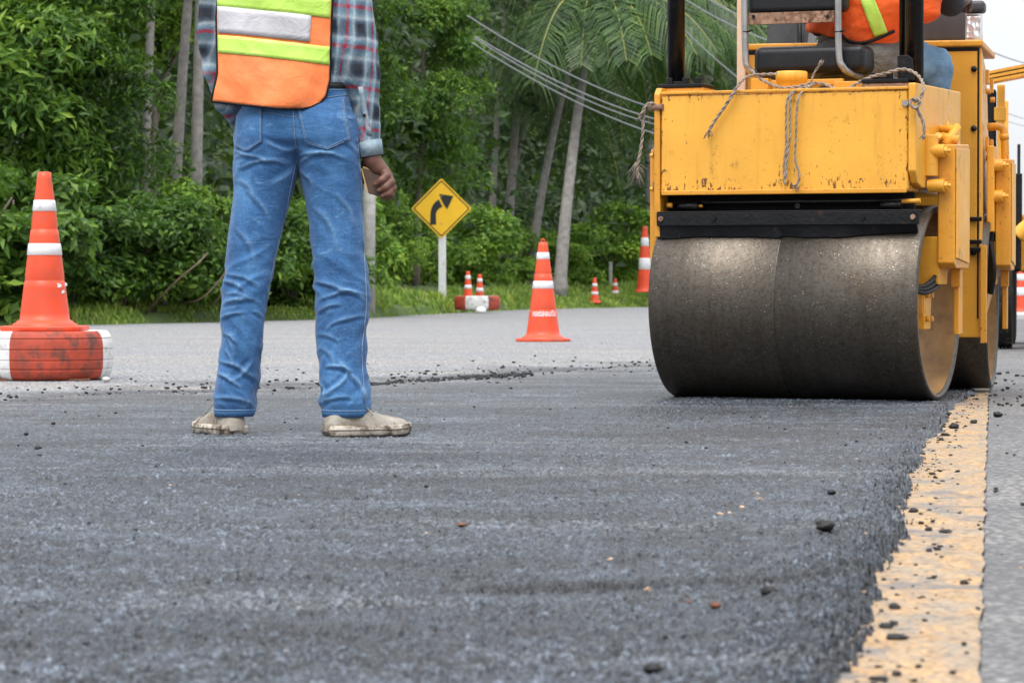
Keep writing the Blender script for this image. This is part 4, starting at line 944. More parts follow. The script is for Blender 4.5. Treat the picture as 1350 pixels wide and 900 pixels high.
# scraper, spray bar and the dark space over the drum
m = MB(); n = 60; vs_, fs_ = [], []
for k in range(n + 1):
    u = -0.50 + 1.0 * k / n; p = np.array([[u * 5, 0.3, 0]]); wv = 0.006 * math.sin(u * 9) + 0.010 * float(fbm(p, 3, 4)[0]) + (0.008 if u < -0.02 else 0)
    zb = 0.627 - wv; yb = -math.sqrt(max(0, (RD + 0.003) ** 2 - (zb - RD) ** 2)) - 0.004
    for (yy, zz) in ((-0.290, 0.668), (yb, zb), (yb + 0.012, zb + 0.001), (-0.278, 0.668)): vs_.append((u, yy, zz))
for k in range(n):
    for q in range(4): fs_.append((k * 4 + q, k * 4 + (q + 1) % 4, k * 4 + 4 + (q + 1) % 4, k * 4 + 4 + q))
fs_ += [(0, 1, 2, 3), (n * 4, n * 4 + 3, n * 4 + 2, n * 4 + 1)]
m.add(vs_, fs_); sc_ = m.build('scraper_blade', M['black_scraper'], roller)
m = MB(); m.box(-0.508, 0.512, -0.302, -0.291, 0.663, 0.712).box(-0.508, 0.512, -0.30, -0.25, 0.712, 0.718); sb = m.build('scraper_bar', M['black_scraper'], roller, 0.002)
m = MB()
for u in (-0.49, -0.28, 0.30, 0.49): MB().cyl((u, -0.309, 0.69), (u, -0.30, 0.69), 0.010, 8).build('bolt', M['black_steel' if abs(u) < 0.4 else 'rusty'], sb)
m = MB(); m.cyl((-0.46, -0.255, 0.752), (0.47, -0.255, 0.752), 0.009, 10); m.cyl((-0.43, -0.265, 0.738), (-0.35, -0.265, 0.738), 0.017, 12).cyl((0.36, -0.265, 0.735), (0.44, -0.265, 0.735), 0.017, 12).cyl((0.04, -0.275, 0.735), (0.04, -0.255, 0.735), 0.011, 6)
m.build('spray_bar', M['black_steel'], roller)
m = MB(); m.cyl((-0.475, -0.27, 0.742), (-0.455, -0.27, 0.742), 0.010, 8).cyl((-0.35, -0.268, 0.738), (-0.335, -0.268, 0.738), 0.006, 8).cyl((0.44, -0.27, 0.748), (0.51, -0.27, 0.75), 0.009, 8); m.build('fitting', M['yellow_worn'], roller)
m = MB(); m.box(-0.494, 0.47, -0.20, -0.18, 0.70, 0.784); m.build('gap_shade_sheet', M['gap_shade_black'], roller)  # black sheet standing in for the shade between box and drum

# roll bar on its plates
m = MB()
for px in (891, 1205):
    p = RL(px, 60, -0.15); m.cyl((p.x, -0.15, 1.19), (p.x, -0.15, 2.55), 0.034, 20)
    if px > 1000: m.cyl((p.x - 0.052, -0.13, 1.28), (p.x - 0.052, -0.13, 2.3), 0.012, 10)
xa, xb = RL(891, 60, -0.15).x, RL(1205, 60, -0.15).x
m.tube([(xa, -0.15, 2.55), (xb, -0.15, 2.55)], 0.034, 20); rb_ = m.build('roll_bar', M['black_steel'], roller)
for px in (904, 1172):
    p = RL(px, 100, -0.15); s = 1 if px < 1000 else -1
    m = MB(); m.box(p.x - 0.09, p.x + 0.09, -0.22, -0.06, ZT + 0.012, ZT + 0.032); m.build('base_block', M['yellow_worn' if s > 0 else 'rusty'], roller, 0.003)
    m = MB(); m.box(p.x - 0.09, p.x + 0.09, -0.225, -0.055, ZT + 0.033, ZT + 0.047).box(p.x - 0.06, p.x + 0.02, -0.20, -0.08, ZT + 0.047, ZT + 0.058)
    for q in (-0.05, 0.015, 0.065): m.cyl((p.x + q, -0.20, ZT + 0.047), (p.x + q, -0.20, ZT + 0.072), 0.015, 6)
    m.build('base_plate', M['black_steel'], roller, 0.002)
m = MB(); p = RL(1194, 92, -0.20); m.prism([(p.x - 0.03, ZT + 0.04), (p.x + 0.032, ZT + 0.04), (p.x + 0.026, ZT + 0.12), (p.x + 0.008, ZT + 0.135), (p.x - 0.032, ZT + 0.133)], 'y', -0.21, -0.197); m.build('lug_plate', M['black_steel'], roller, 0.002)

# deck details, filler cap
m = MB(); p = RL(1043, 105, -0.05); m.lathe([(0.058, ZT), (0.058, ZT + 0.055), (0.061, ZT + 0.057), (0.061, ZT + 0.092), (0.056, ZT + 0.096), (0.001, ZT + 0.097)], 28, c=(p.x, -0.05, 0), caps=False); m.build('filler_cap', M['yellow_paint'], roller)
m = MB(); a, b = RL(1000, 100, 0.1).x, RL(1110, 100, 0.1).x; m.box(a, b, 0.10, 0.13, ZT + 0.05, ZT + 0.075); m.box(a - 0.02, a + 0.05, 0.06, 0.12, ZT + 0.001, ZT + 0.08).box(b - 0.02, b + 0.075, 0.04, 0.12, ZT + 0.001, ZT + 0.06); m.box(a + .06, b - .04, -0.24, -0.02, ZT + 0.001, ZT + 0.008); m.build('seat_bracket', M['yellow_worn'], roller, 0.004)
# seat
zs0, zs1 = RL(1050, 98, 0.2).z, RL(1050, 62, 0.2).z
def rbox(m, x0, x1, y0, y1, z0, z1): return m.box(x0, x1, y0, y1, z0, z1)
a, b = RL(992, 80, 0.16).x, RL(1139, 80, 0.16).x
m = MB(); m.box(a, b, 0.16, 0.62, zs0, zs1); m.build('seat_cushion', M['vinyl'], roller, 0.030, 5)
a, b = RL(984, 0, 0.15).x, RL(1114, 0, 0.15).x; zb0 = RL(1050, 18, 0.15).z
m = MB(); m.box(a, b, 0.15, 0.23, zb0, zb0 + 0.36); m.build('backrest', M['vinyl'], roller, 0.025, 5)
m = MB(); m.box(a + 0.005, RL(1099, 0, 0.15).x, 0.142, 0.149, zb0 - 0.036, zb0 + 0.004); m.box(a + 0.005, RL(1099, 0, 0.15).x, 0.142, 0.16, zb0 - 0.040, zb0 - 0.036); st_ = m.build('back_strip', M['rusty'], roller)
for px in (993, 1090): p = RL(px, 23, 0.14); MB().cyl((p.x, 0.135, p.z), (p.x, 0.143, p.z), 0.007, 8).build('bolt', M['black_steel'], st_)
m = MB()
for px, e in ((981, 1), (1104, 1)):
    p = RL(px, 0, 0.125); q = RL(px + (5 if px < 1000 else 8), 96, 0.125)
    m.tube(smooth_path([(p.x, 0.125, p.z + 0.35), (p.x, 0.125, p.z), (p.x + 0.004, 0.125, q.z + 0.07), (q.x - 0.004, 0.128, q.z + 0.02), (q.x + 0.012, 0.16, q.z), (q.x + 0.02, 0.30, q.z - 0.005), (q.x + 0.02, 0.55, q.z - 0.005)], 7), 0.0135, 12)
sf = m.build('seat_frame', M['steel_tube'], roller)
m = MB()
for px in (982.5, 1104): p = RL(px, 43, 0.125); m.lathe([(0.0145, p.z - 0.002), (0.0155, p.z), (0.0145, p.z + 0.002)], 14, c=(p.x, 0.125, 0), caps=False); m.cyl((p.x + 0.012, 0.12, p.z), (p.x + 0.03, 0.115, p.z + 0.006), 0.004, 6)
m.build('cable_tie', M['black_steel'], sf)

# rear frame: hood, its door, console and lamp
m = MB(T2); hu0, hu1, hv0, hv1 = -0.488, 0.500, -0.415, 0.28; zt = 1.44
m.add([(hu0, hv0, 0.22), (hu1, hv0, 0.22), (hu1 - 0.0, hv1, 0.40), (hu0, hv1, 0.40), (hu0, hv0, zt - 0.03), (hu1, hv0, zt - 0.03), (hu1 - 0.03, hv1, zt - 0.08), (hu0 + 0.03, hv1, zt - 0.08)], [(0, 3, 2, 1), (4, 5, 6, 7), (0, 1, 5, 4), (1, 2, 6, 5), (2, 3, 7, 6), (3, 0, 4, 7)])
hood = m.build('hood', M['hood_paint'], roller, 0.008, 3)
m = MB(T2); m.box(hu0 - 0.012, hu1 + 0.006, hv0 - 0.025, hv1, zt - 0.027, zt); m.build('hood_lid', M['yellow_worn'], hood, 0.006)
m = MB(T2); m.box(hu0 + 0.02, hu1 - 0.018, hv0 - 0.010, hv0 - 0.001, 0.62, zt - 0.045); hd_ = m.build('hood_door', M['hood_paint'], hood, 0.003)
m = MB(T2); m.box(hu1 - 0.016, hu1 - 0.009, hv0 - 0.004, hv0 - 0.001, 0.30, zt - 0.045).box(hu0 + 0.02, hu1 - 0.01, hv0 - 0.004, hv0 - 0.001, zt - 0.044, zt - 0.030); m.build('door_seal', M['black_steel'], hood)
for py in (92, 170, 333): p = RL2(1283.5, py, hv0); m = MB(T2); m.lathe([(0.0125, hv0 - 0.012), (0.0125, hv0 - 0.018), (0.006, hv0 - 0.023), (0.001, hv0 - 0.024)], 16, 'y', (p.x, 0, p.z), caps=False); m.build('rubber_stop', M['black_steel'], hood)
m = MB(T2)
for py in (288, 318, 328): p = RL2(1285, py, hv0); m.box(p.x - 0.02, p.x + 0.03, hv0 - 0.03, hv0 - 0.012, p.z - 0.012, p.z + 0.006)
m.build('latch', M['black_steel'], hood, 0.003)
m = MB(T2)
for q, (yy, zz) in enumerate(((-0.1, 1.28), (0.16, 1.26), (-0.1, 1.0), (0.16, 1.0))): m.cyl((0.495, yy, zz - 0.03), (0.515, yy, zz - 0.03), 0.012, 8); m.box(0.494, 0.508, yy - 0.02, yy + 0.02, zz, zz + 0.06)
m.build('hinge', M['yellow_worn'], hood, 0.002)
m = MB(T2); p = RL2(1248, 30, -0.1); m.box(p.x - 0.10, p.x + 0.10, -0.20, 0.25, zt + 0.001, zt + 0.19); m.build('exhaust_box', M['console_grey'], roller, 0.03, 4)
m = MB(T2); a, b = RL2(1012, 40, -0.3).x, RL2(1066, 40, -0.3).x; m.prism([(-0.36, zt + 0.001), (-0.25, zt + 0.12), (-0.10, zt + 0.12), (-0.10, zt + 0.001)], 'x', a, b); p = RL2(1054, 40, -0.40); m.cyl((p.x, -0.40, zt - 0.01), (p.x - 0.01, -0.34, zt + 0.16), 0.012, 10); m.build('dashboard', M['black_steel'], roller, 0.006)
m = MB(T2); m.tube([(math.cos(t) * 0.17 + (a + b) / 2 + 0.15, -0.38 + 0.10 * math.sin(t), zt + 0.20 + 0.12 * math.sin(t)) for t in np.linspace(0, 2 * math.pi, 32)], 0.012, 8); m.tube([((a + b) / 2 + 0.15, -0.38, zt + 0.2), ((a + b) / 2 + 0.15, -0.28, zt)], 0.015, 8); m.build('steering_wheel', M['black_steel'], roller)
p = RL2(1283, 35, -0.36); m = MB(T2); m.box(p.x - 0.034, p.x + 0.034, -0.385, -0.31, zt + 0.001, zt + 0.115); lm = m.build('work_lamp', M['lamp_chrome'], roller, 0.006)
m = MB(T2); m.box(p.x - 0.028, p.x + 0.028, -0.39, -0.386, zt + 0.012, zt + 0.10); g = G('lamp_glass'); g.set(Base_Color=(0.75, 0.78, 0.8), Roughness=0.12, Metallic=0.6); g.bump(g.vor(g.co(), 45), 0.006); M['lamp_glass'] = g.m; m.build('lens', M['lamp_glass'], lm, 0.002)
m = MB(T2); m.box(p.x - 0.042, p.x + 0.046, -0.40, -0.29, zt + 0.117, zt + 0.165); m.build('lamp_cap', M['console_grey'], lm, 0.015, 3)
m = MB(T2); p = RL2(977.5, 60, -0.44); m.box(p.x - 0.018, p.x + 0.018, -0.46, -0.42, 1.0, 2.2); g = G('post_cream'); g.set(Base_Color=g.ramp(g.noise(g.co(), 5, 4), [(0.3, (0.72, 0.42, 0.24)), (0.7, (0.80, 0.62, 0.48))]), Roughness=0.5); M['post_cream'] = g.m; m.build('grab_post', M['post_cream'], roller, 0.004)
# rear: side tank between the yokes, pipe, black filler under the hood
m = MB(T2); p = RL2(1306, 250, -0.12); m.box(0.500 + 0.004, 0.534, -0.16, 0.10, 0.66, 1.02); m.build('side_box', M['yellow_paint'], roller, 0.005)
m = MB(T2); m.tube(smooth_path([(0.50, -0.02, 1.105), (0.545, -0.03, 1.105), (0.565, -0.03, 1.09), (0.57, -0.03, 1.03), (0.572, -0.03, 0.96)], 6), 0.017, 10); m.tube([(0.566, -0.03, 1.075), (0.568, -0.03, 1.05)], 0.020, 10); m.build('pipe', M['yellow_worn'], roller)
m = MB(T2); m.box(0.507, 0.530, -0.12, 0.02, 0.40, 0.655).box(-0.40, 0.40, -0.36, -0.30, 0.15, 0.24); m.tube(smooth_path([(0.515, -0.14, 0.62), (0.535, -0.15, 0.5), (0.52, -0.13, 0.40)], 5), 0.012, 8); m.build('link_box', M['black_steel'], roller, 0.003)
m = MB(T2); p = RL2(1297, 380, -0.43); m.box(p.x - 0.012, p.x + 0.012, -0.45, -0.42, 0.20, 0.60); m.build('scraper_arm', M['yellow_worn'], roller, 0.002)
m = MB(); m.box(-0.15, 0.15, 0.48, 0.90, 0.55, 0.78).cyl((0, PIV, 0.5), (0, PIV, 0.9), 0.09, 20); m.build('pivot_joint', M['black_steel'], roller, 0.005)
m = MB(); m.box(-0.42, 0.42, 0.52, 0.90, 0.90, 0.93); m.build('footboard', M['black_steel'], roller, 0.003)

# ------------------------------------------------------------------ wheeled paver further back at the right edge
dM = 21.6; mx0 = gx(1324, dM)
pav = empty('wheeled_paver', (mx0, dM, ROAD_Z), R(-10), 'yellow wheeled machine with a canopy, mostly hidden behind the roller', 'machine')
def tyre(c, r, w_):
    m = MB(); prof = [(r * 0.55, -w_ / 2 * 0.9), (r * 0.9, -w_ / 2), (r * 0.985, -w_ / 2 * 0.85)]
    for k in range(9): prof += [(r - (0.014 if k % 2 else 0), w_ / 2 * (-0.8 + 0.2 * k))]
    prof += [(r * 0.985, w_ / 2 * 0.85), (r * 0.9, w_ / 2), (r * 0.55, w_ / 2 * 0.9)]
    m.lathe(prof, 40, 'x', c, closed=True); t = m.build('tyre', M['tyre_rubber'], pav)
    m = MB(); m.lathe([(r * 0.56, -w_ * 0.3), (r * 0.3, -w_ * 0.1), (0.02, -w_ * 0.1)], 24, 'x', c, caps=False).lathe([(r * 0.56, w_ * 0.3), (r * 0.3, w_ * 0.1), (0.02, w_ * 0.1)], 24, 'x', c, caps=False); m.build('rim', M['yellow_worn'], t)
for xx, yy in ((0.0, 0.0), (1.5, 0.0), (0.0, 2.0), (1.5, 2.0)): tyre((xx, yy, 0.45), 0.45, 0.13 if xx == 0 else 0.2)
m = MB(); m.box(0.10, 1.40, -0.2, 2.4, 0.55, 0.95).box(0.15, 1.35, 0.9, 2.3, 0.95, 1.30); m.build('body', M['yellow_worn'], pav, 0.02)
m = MB()
for k in range(3): m.add([(-0.12, -0.35 + 0.0, 1.87 + 0.030 * k), (1.5, -0.35, 2.16 + 0.035 * k), (1.5, -0.1, 2.16 + 0.035 * k), (-0.12, -0.1, 1.87 + 0.03 * k), (-0.12, -0.35, 1.89 + 0.030 * k), (1.5, -0.35, 2.185 + 0.035 * k), (1.5, -0.1, 2.185 + 0.035 * k), (-0.12, -0.1, 1.89 + 0.03 * k)], [(0, 3, 2, 1), (4, 5, 6, 7), (0, 1, 5, 4), (1, 2, 6, 5), (2, 3, 7, 6), (3, 0, 4, 7)])
m.build('canopy', M['yellow_worn'], pav)
m = MB(); m.box(-0.055, 0.0, -0.02, 0.05, 0.9, 1.88); m.box(-0.075, 0.01, -0.04, 0.06, 1.62, 1.72); m.build('canopy_post', M['yellow_paint'], pav, 0.01)
m = MB(); m.box(1.40, 1.46, -0.02, 0.05, 0.9, 2.14).box(-0.05, 0.0, 1.9, 1.96, 0.9, 1.88).box(1.4, 1.46, 1.9, 1.96, 0.9, 2.15); m.build('canopy_post', M['yellow_paint'], pav, 0.01)
m = MB(); m.box(-0.13, -0.06, 0.0, 0.10, 1.05, 1.85); m.build('muffler', M['black_steel'], pav, 0.02)
m = MB(); m.box(0.04, 0.125, -0.25, -0.18, 0.86, 1.24).tube([(0.1, -0.15, 1.24), (0.1, -0.1, 1.45)], 0.012); m.build('mirror', M['black_steel'], pav, 0.015, 3)
m = MB(); m.tube(smooth_path([(0.10, -0.32, 0.80), (0.22, -0.34, 0.90), (0.4, -0.35, 0.97), (0.8, -0.35, 0.96)], 6), 0.06, 12); m.build('boom', M['yellow_paint'], pav)
m = MB(); m.box(-0.14, 0.12, -0.22, -0.1, 0.55, 0.83); m.build('mudguard', M['black_steel'], pav, 0.02)
# ------------------------------------------------------------------ people
from mathutils.bvhtree import BVHTree
def hand(p, wrist, palm, fingers, thumb, rw=0.026):
    """signed distance of a hand: a flattened palm, four separate bent fingers and a thumb; every chain is [(point, radius), ...]"""
    d = chain(p, palm[0])
    for q in palm[1:]: d = smin(d, chain(p, q), 0.010)
    d = smin(d, chain(p, wrist), 0.014)
    for f in fingers: d = smin(d, chain(p, f), 0.0035)
    return smin(d, chain(p, thumb), 0.005)
def sdf_obj(name, f, lo, hi, h, mat, parent, wrinkle=None, smooth_it=0):
    v, q = surf_net(f, lo, hi, h)
    me = npmesh(name, v, q[:, ::-1]); bm = bmesh.new(); bm.from_mesh(me); bmesh.ops.recalc_face_normals(bm, faces=bm.faces); bm.to_mesh(me); bm.free()
    if wrinkle is not None:
        n = np.zeros(len(v) * 3, np.float32); me.vertices.foreach_get('normal', n); n = n.reshape(-1, 3); v = v + n * wrinkle(v)[:, None]; me.vertices.foreach_set('co', v.astype(np.float32).ravel()); me.update()
    for p_ in me.polygons: p_.use_smooth = True
    return link(name, me, mat, parent)
def bvh_of(o): return BVHTree.FromPolygons([v.co.copy() for v in o.data.vertices], [tuple(p.vertices) for p in o.data.polygons])
def project(bvh, pts, dirv, off):
    """drop points (local space) along dirv onto the surface; returns hit + normal*off"""
    out = []
    for p in pts:
        h, n, i, dd = bvh.ray_cast(Vector(p), Vector(dirv))
        if h is None: h, n, i, dd = bvh.find_nearest(Vector(p) + Vector(dirv) * 1.0)
        if n.dot(Vector(dirv)) > 0: n = -n
        out.append(h + n * off)
    return out
def patch(name, bvh, grid, dirv, off, mat, parent, thick=0.0025):
    """grid: rows x cols of start points; a thin sewn-on sheet"""
    r_, c_ = len(grid), len(grid[0]); vs = []
    for row in grid: vs += project(bvh, row, dirv, off)
    me = bpy.data.meshes.new(name); me.from_pydata([tuple(q) for q in vs], [], [(i * c_ + j, i * c_ + j + 1, (i + 1) * c_ + j + 1, (i + 1) * c_ + j) for i in range(r_ - 1) for j in range(c_ - 1)])
    for p_ in me.polygons: p_.use_smooth = True
    o = link(name, me, mat, parent); s = o.modifiers.new('s', 'SOLIDIFY'); s.thickness = thick; s.offset = 0; return o

# ---- the standing worker, seen from behind
dW = 8.8; WX = gx(385, dW)
worker = empty('person', (WX, dW, 0.0), 0, 'worker standing with his back turned, orange safety vest over a plaid shirt, blue jeans', 'person', 'road workers')
def Wp(px, py, y=0.0): return (gx(px, dW) - WX, y, gz(py, dW))
def wr(py, xl, xr, cyy=0.0, ry=None):
    x0, x1 = gx(xl, dW) - WX, gx(xr, dW) - WX; rx = (x1 - x0) / 2
    return (gz(py, dW), (x0 + x1) / 2, cyy, rx, rx if ry is None else ry)
LEGL = [wr(552, 283, 331, 0.02, .058), wr(540, 282, 336, 0.02, .064), wr(515, 286, 339, 0.018, .062), wr(480, 290, 342, 0.01, .062), wr(440, 292, 345, 0.0, .064), wr(400, 293, 351, -.005, .066), wr(365, 296, 357, -.004, .068), wr(340, 298, 362, 0.0, .072), wr(300, 303, 372, 0.0, .080), wr(260, 308, 383, 0.0, .087), wr(230, 309, 391, 0.0, .095), wr(205, 310, 394, -0.005, .105), wr(180, 312, 398, -0.008, .110), wr(160, 316, 398, -.01, .10)]
LEGR = [wr(552, 427, 483, -0.02, .060), wr(540, 425, 487, -0.02, .066), wr(520, 423, 487, -0.022, .064), wr(480, 421, 481, -0.02, .064), wr(440, 418, 484, -0.01, .066), wr(400, 416, 487, -.005, .068), wr(365, 414, 485, 0.0, .070), wr(340, 413, 481, 0.0, .074), wr(300, 409, 480, 0.0, .080), wr(260, 403, 478, 0.0, .087), wr(230, 397, 476, 0.0, .095), wr(205, 391, 474, -0.005, .105), wr(180, 388, 473, -0.008, .110), wr(160, 388, 470, -.01, .10)]
PELV = [wr(196, 322, 464, 0.0, .085), wr(185, 314, 472, -.005, .110), wr(165, 314, 472, -.008, .118), wr(145, 318, 468, -.006, .115), wr(125, 322, 463, 0.0, .105), wr(108, 326, 460, 0.004, .10)]
def shape_jeans(p, g=0.0):
    d = smin(loft(p, LEGL), loft(p, LEGR), 0.012); return smin(d, loft(p, PELV), 0.03) - g
v_fade = []
# the creases: lines on the picture of the back of each leg, height in mm, half width in px
A_ = lambda L, sc, ox, oy: [(a / sc + ox, b / sc + oy, c / sc + ox, d / sc + oy, h, w_) for a, b, c, d, h, w_ in L]
FOLDS = A_([(205, 285, 292, 332, 6, 3.0), (222, 262, 335, 306, 5, 3.2), (198, 372, 304, 348, 6, 3.0), (194, 424, 276, 398, 5, 2.8), (300, 392, 340, 420, 4, 2.6), (210, 330, 330, 362, 4, 2.6), (200, 470, 255, 500, 5, 3.0), (188, 560, 318, 636, 7, 3.4), (184, 606, 268, 662, 7, 3.2), (305, 566, 232, 640, 5, 3.0), (172, 694, 300, 716, 6, 3.0), (205, 520, 240, 590, 4, 3.0),
            (518, 288, 640, 332, 6, 3.2), (530, 352, 690, 326, 6, 3.0), (524, 402, 612, 366, 5, 3.0), (556, 452, 690, 408, 5, 3.0), (600, 318, 692, 352, 6, 3.0), (530, 470, 610, 500, 4, 3.0), (556, 580, 652, 602, 8, 3.0), (642, 604, 556, 692, 7, 3.2), (648, 612, 694, 704, 7, 3.2), (543, 640, 566, 706, 6, 3.0), (600, 560, 660, 640, 5, 3.0), (545, 706, 650, 690, 5, 2.8)], 2.647, 220, 260) + \
        A_([(322, 706, 486, 742, 6, 3.2), (336, 766, 566, 738, 6, 3.4), (316, 690, 380, 712, 4, 2.6), (616, 702, 826, 722, 6, 3.2), (616, 738, 772, 694, 6, 3.2), (596, 690, 452, 658, 5, 3.2), (590, 760, 500, 850, 4, 4.0), (620, 770, 690, 870, 4, 4.0), (800, 640, 870, 700, 4, 3.0), (340, 820, 420, 900, 4, 4.5)], 3.4615, 220, 0) + \
        [(318, 300, 340, 345, 4, 4.5), (420, 270, 450, 330, 4, 5), (330, 250, 360, 292, 4, 4.5), (445, 255, 470, 300, 4, 4.5), (300, 440, 312, 470, 4, 3.5), (425, 455, 445, 480, 4, 3.5)]
def fold_field(v):
    px = (v[:, 0] + WX) / dW * FPX + 675; py = 375 - (v[:, 2] - CAM_H) / dW * FPX
    px = px + 2.2 * fbm(np.stack([px * 0.05, py * 0.05, 0 * px], 1), 2, 3); py = py + 2.2 * fbm(np.stack([px * 0.05, py * 0.05, 0 * px + 5], 1), 2, 4)
    H = 0 * px; Fd = 0 * px
    for x0, y0, x1, y1, h, w_ in FOLDS:
        dx, dy = x1 - x0, y1 - y0; L = math.hypot(dx, dy); t = ((px - x0) * dx + (py - y0) * dy) / L / L; s = ((px - x0) * -dy + (py - y0) * dx) / L
        s = s - 0.10 * L * (t - 0.5) ** 2 * 4 + 0.05 * L
        taper = np.clip(1 - (2 * np.clip(t, -1, 2) - 1) ** 2, 0, 1) ** 0.6
        w_ = w_ * 0.82; r = np.exp(-(s / w_) ** 2); H += 0.001 * h * taper * (r - 0.75 * np.exp(-((s - 1.9 * w_) / (1.1 * w_)) ** 2)); Fd += 0.13 * h * taper * np.exp(-(s / (0.7 * w_)) ** 2)
    return H, Fd
def jeans_wrinkle(v):
    z = v[:, 2]; side = np.where(v[:, 0] < 0.02, -1.0, 1.0)
    k1 = np.exp(-((z - 0.46) / 0.10) ** 2); k2 = np.exp(-((z - 0.12) / 0.09) ** 2); k3 = np.exp(-((z - 0.78) / 0.06) ** 2); k4 = np.exp(-((z - 0.28) / 0.08) ** 2)
    a = v[:, 0] * 9 * side
    f1 = 1 - np.abs(fbm(np.stack([v[:, 0] * 10, v[:, 1] * 10, z * 20 + a * 1.2], 1), 2, 91)) * 2
    f2 = 1 - np.abs(fbm(np.stack([v[:, 0] * 12, v[:, 1] * 9, z * 17 - a * 2.2], 1), 2, 95)) * 2
    f3 = fbm(np.stack([v[:, 0] * 6, v[:, 1] * 6, z * 5], 1), 3, 97)
    top = sstep(0.068, 0.10, z)
    back = sstep(0.03, -0.05, v[:, 1])
    fold, fade = fold_field(v)
    v_fade.append(np.clip(fade * back, 0, 1))
    return top * back * fold + 1.0 * top * (0.0075 * f1 * k1 + 0.0095 * f2 * k2 + 0.0050 * f1 * k3 + 0.0045 * f2 * k4 + 0.0045 * f3 + 0.0008 * f2)
# body: one continuous figure under the clothes (head, neck, trunk, arms, legs) plus the finely meshed hands
SH = gz(-95, dW)
ARM_R = [(Wp(455, -95, 0.0), 27 / 454.5), (Wp(464, -10, -0.01), 25.5 / 454.5), (Wp(471, 55, -0.02), 25 / 454.5), (Wp(476, 100, -0.02), 23 / 454.5), (Wp(483, 150, -0.02), 17.0 / 454.5), (Wp(489.5, 207, -0.02), 14.2 / 454.5)]
ARM_L = [(Wp(303, -95, 0.0), 27 / 454.5), (Wp(291, -10, -0.01), 25.5 / 454.5), (Wp(287, 45, -0.015), 24 / 454.5), (Wp(291, 90, -0.01), 22 / 454.5), (Wp(302, 132, 0.01), 19.0 / 454.5), (Wp(318, 156, 0.08), 16.5 / 454.5), (Wp(334, 150, 0.20), 13.5 / 454.5)]
def shr(a, g): return [(p, r - g) for p, r in a]
def body_sdf(p):
    hx = (Wp(379, 0)[0])
    d = smin(loft(p, [(z, cx, c, rx - .02, ry - .018) for z, cx, c, rx, ry in LEGL]), loft(p, [(z, cx, c, rx - .02, ry - .018) for z, cx, c, rx, ry in LEGR]), 0.012)
    d = smin(d, loft(p, [(0.84, hx + .005, 0, .13, .085), (0.98, hx + .01, 0, .13, .09), (1.10, hx, 0.005, .125, .085), (1.25, hx, 0.0, .145, .095), (1.38, hx, 0.0, .150, .095), (1.43, hx, 0, .11, .07)]), 0.03)
    d = smin(d, chain(p, shr(ARM_R, 0.016)), 0.02); d = smin(d, chain(p, shr(ARM_L, 0.016)), 0.02)
    d = smin(d, rcone(p, (hx, 0.0, 1.38), (hx, 0.02, 1.50), 0.056, 0.052), 0.03)
    hd = ell(p, (hx, 0.03, 1.600), (0.072, 0.092, 0.110)); hd = smin(hd, ell(p, (hx, 0.065, 1.545), (0.055, 0.06, 0.06)), 0.03)
    hd = smin(hd, rcone(p, (hx, 0.118, 1.605), (hx, 0.140, 1.575), 0.010, 0.014), 0.015)
    for s in (-1, 1): hd = smin(hd, ell(p, (hx + s * 0.076, 0.03, 1.590), (0.010, 0.022, 0.032)), 0.008)
    for s in (-1, 1): hd = np.maximum(hd, -ell(p, (hx + s * 0.031, 0.122, 1.612), (0.018, 0.012, 0.010)))
    hd = np.maximum(hd, -ell(p, (hx, 0.128, 1.545), (0.024, 0.010, 0.004)))
    return smin(d, hd, 0.02)
v1, q1 = surf_net(body_sdf, (-0.36, -0.2, 0.06), (0.36, 0.28, 1.73), 0.010)
k_ = 1 / 454.5
def hr(p):
    y0 = -0.025
    W_ = lambda a, b, dy=0.0: Wp(a, b, y0 + dy)
    palm = [[(W_(490, 210, 0.005), 0.0230), (W_(497, 222, 0.004), 0.0225)], [(W_(494, 214), 0.020), (W_(508, 227, -.002), 0.0165)], [(W_(495, 216, 0.012), 0.020), (W_(512, 236, 0.006), 0.0165)], [(W_(492, 220, 0.022), 0.018), (W_(507, 243, 0.020), 0.017)]]
    wrist = [(W_(488.5, 196), 0.0235), (W_(491, 211), 0.0225)]
    F = [[(W_(508, 226, -.004), 0.0122), (W_(510.5, 233, -.018), 0.0105), (W_(504, 239, -.026), 0.0094), (W_(496, 244, -.024), 0.0078)],
         [(W_(513, 232, 0.0), 0.0122), (W_(516, 241.5, -.016), 0.0104), (W_(509.5, 248, -.024), 0.0093), (W_(500.5, 252, -.022), 0.0078)],
         [(W_(514, 237, 0.008), 0.0118), (W_(518, 249, -.010), 0.0100), (W_(513, 256, -.020), 0.0088), (W_(505, 259.5, -.020), 0.0074)],
         [(W_(513, 242, 0.016), 0.0120), (W_(517, 251, 0.000), 0.0098), (W_(515.5, 257.5, -.012), 0.0088), (W_(512, 262.5, -.014), 0.0076)]]
    thumb = [(W_(485, 214, 0.012), 0.0165), (W_(479, 222, 0.026), 0.0135), (W_(477.5, 231, 0.034), 0.0115), (W_(477.5, 239, 0.036), 0.0092)]
    return hand(p, wrist, palm, F, thumb)
a, b = Wp(466, 272, -0.11), Wp(530, 190, 0.07)
v2, q2 = surf_net(hr, (a[0], -0.11, a[2]), (b[0], 0.07, b[2]), 0.0028)
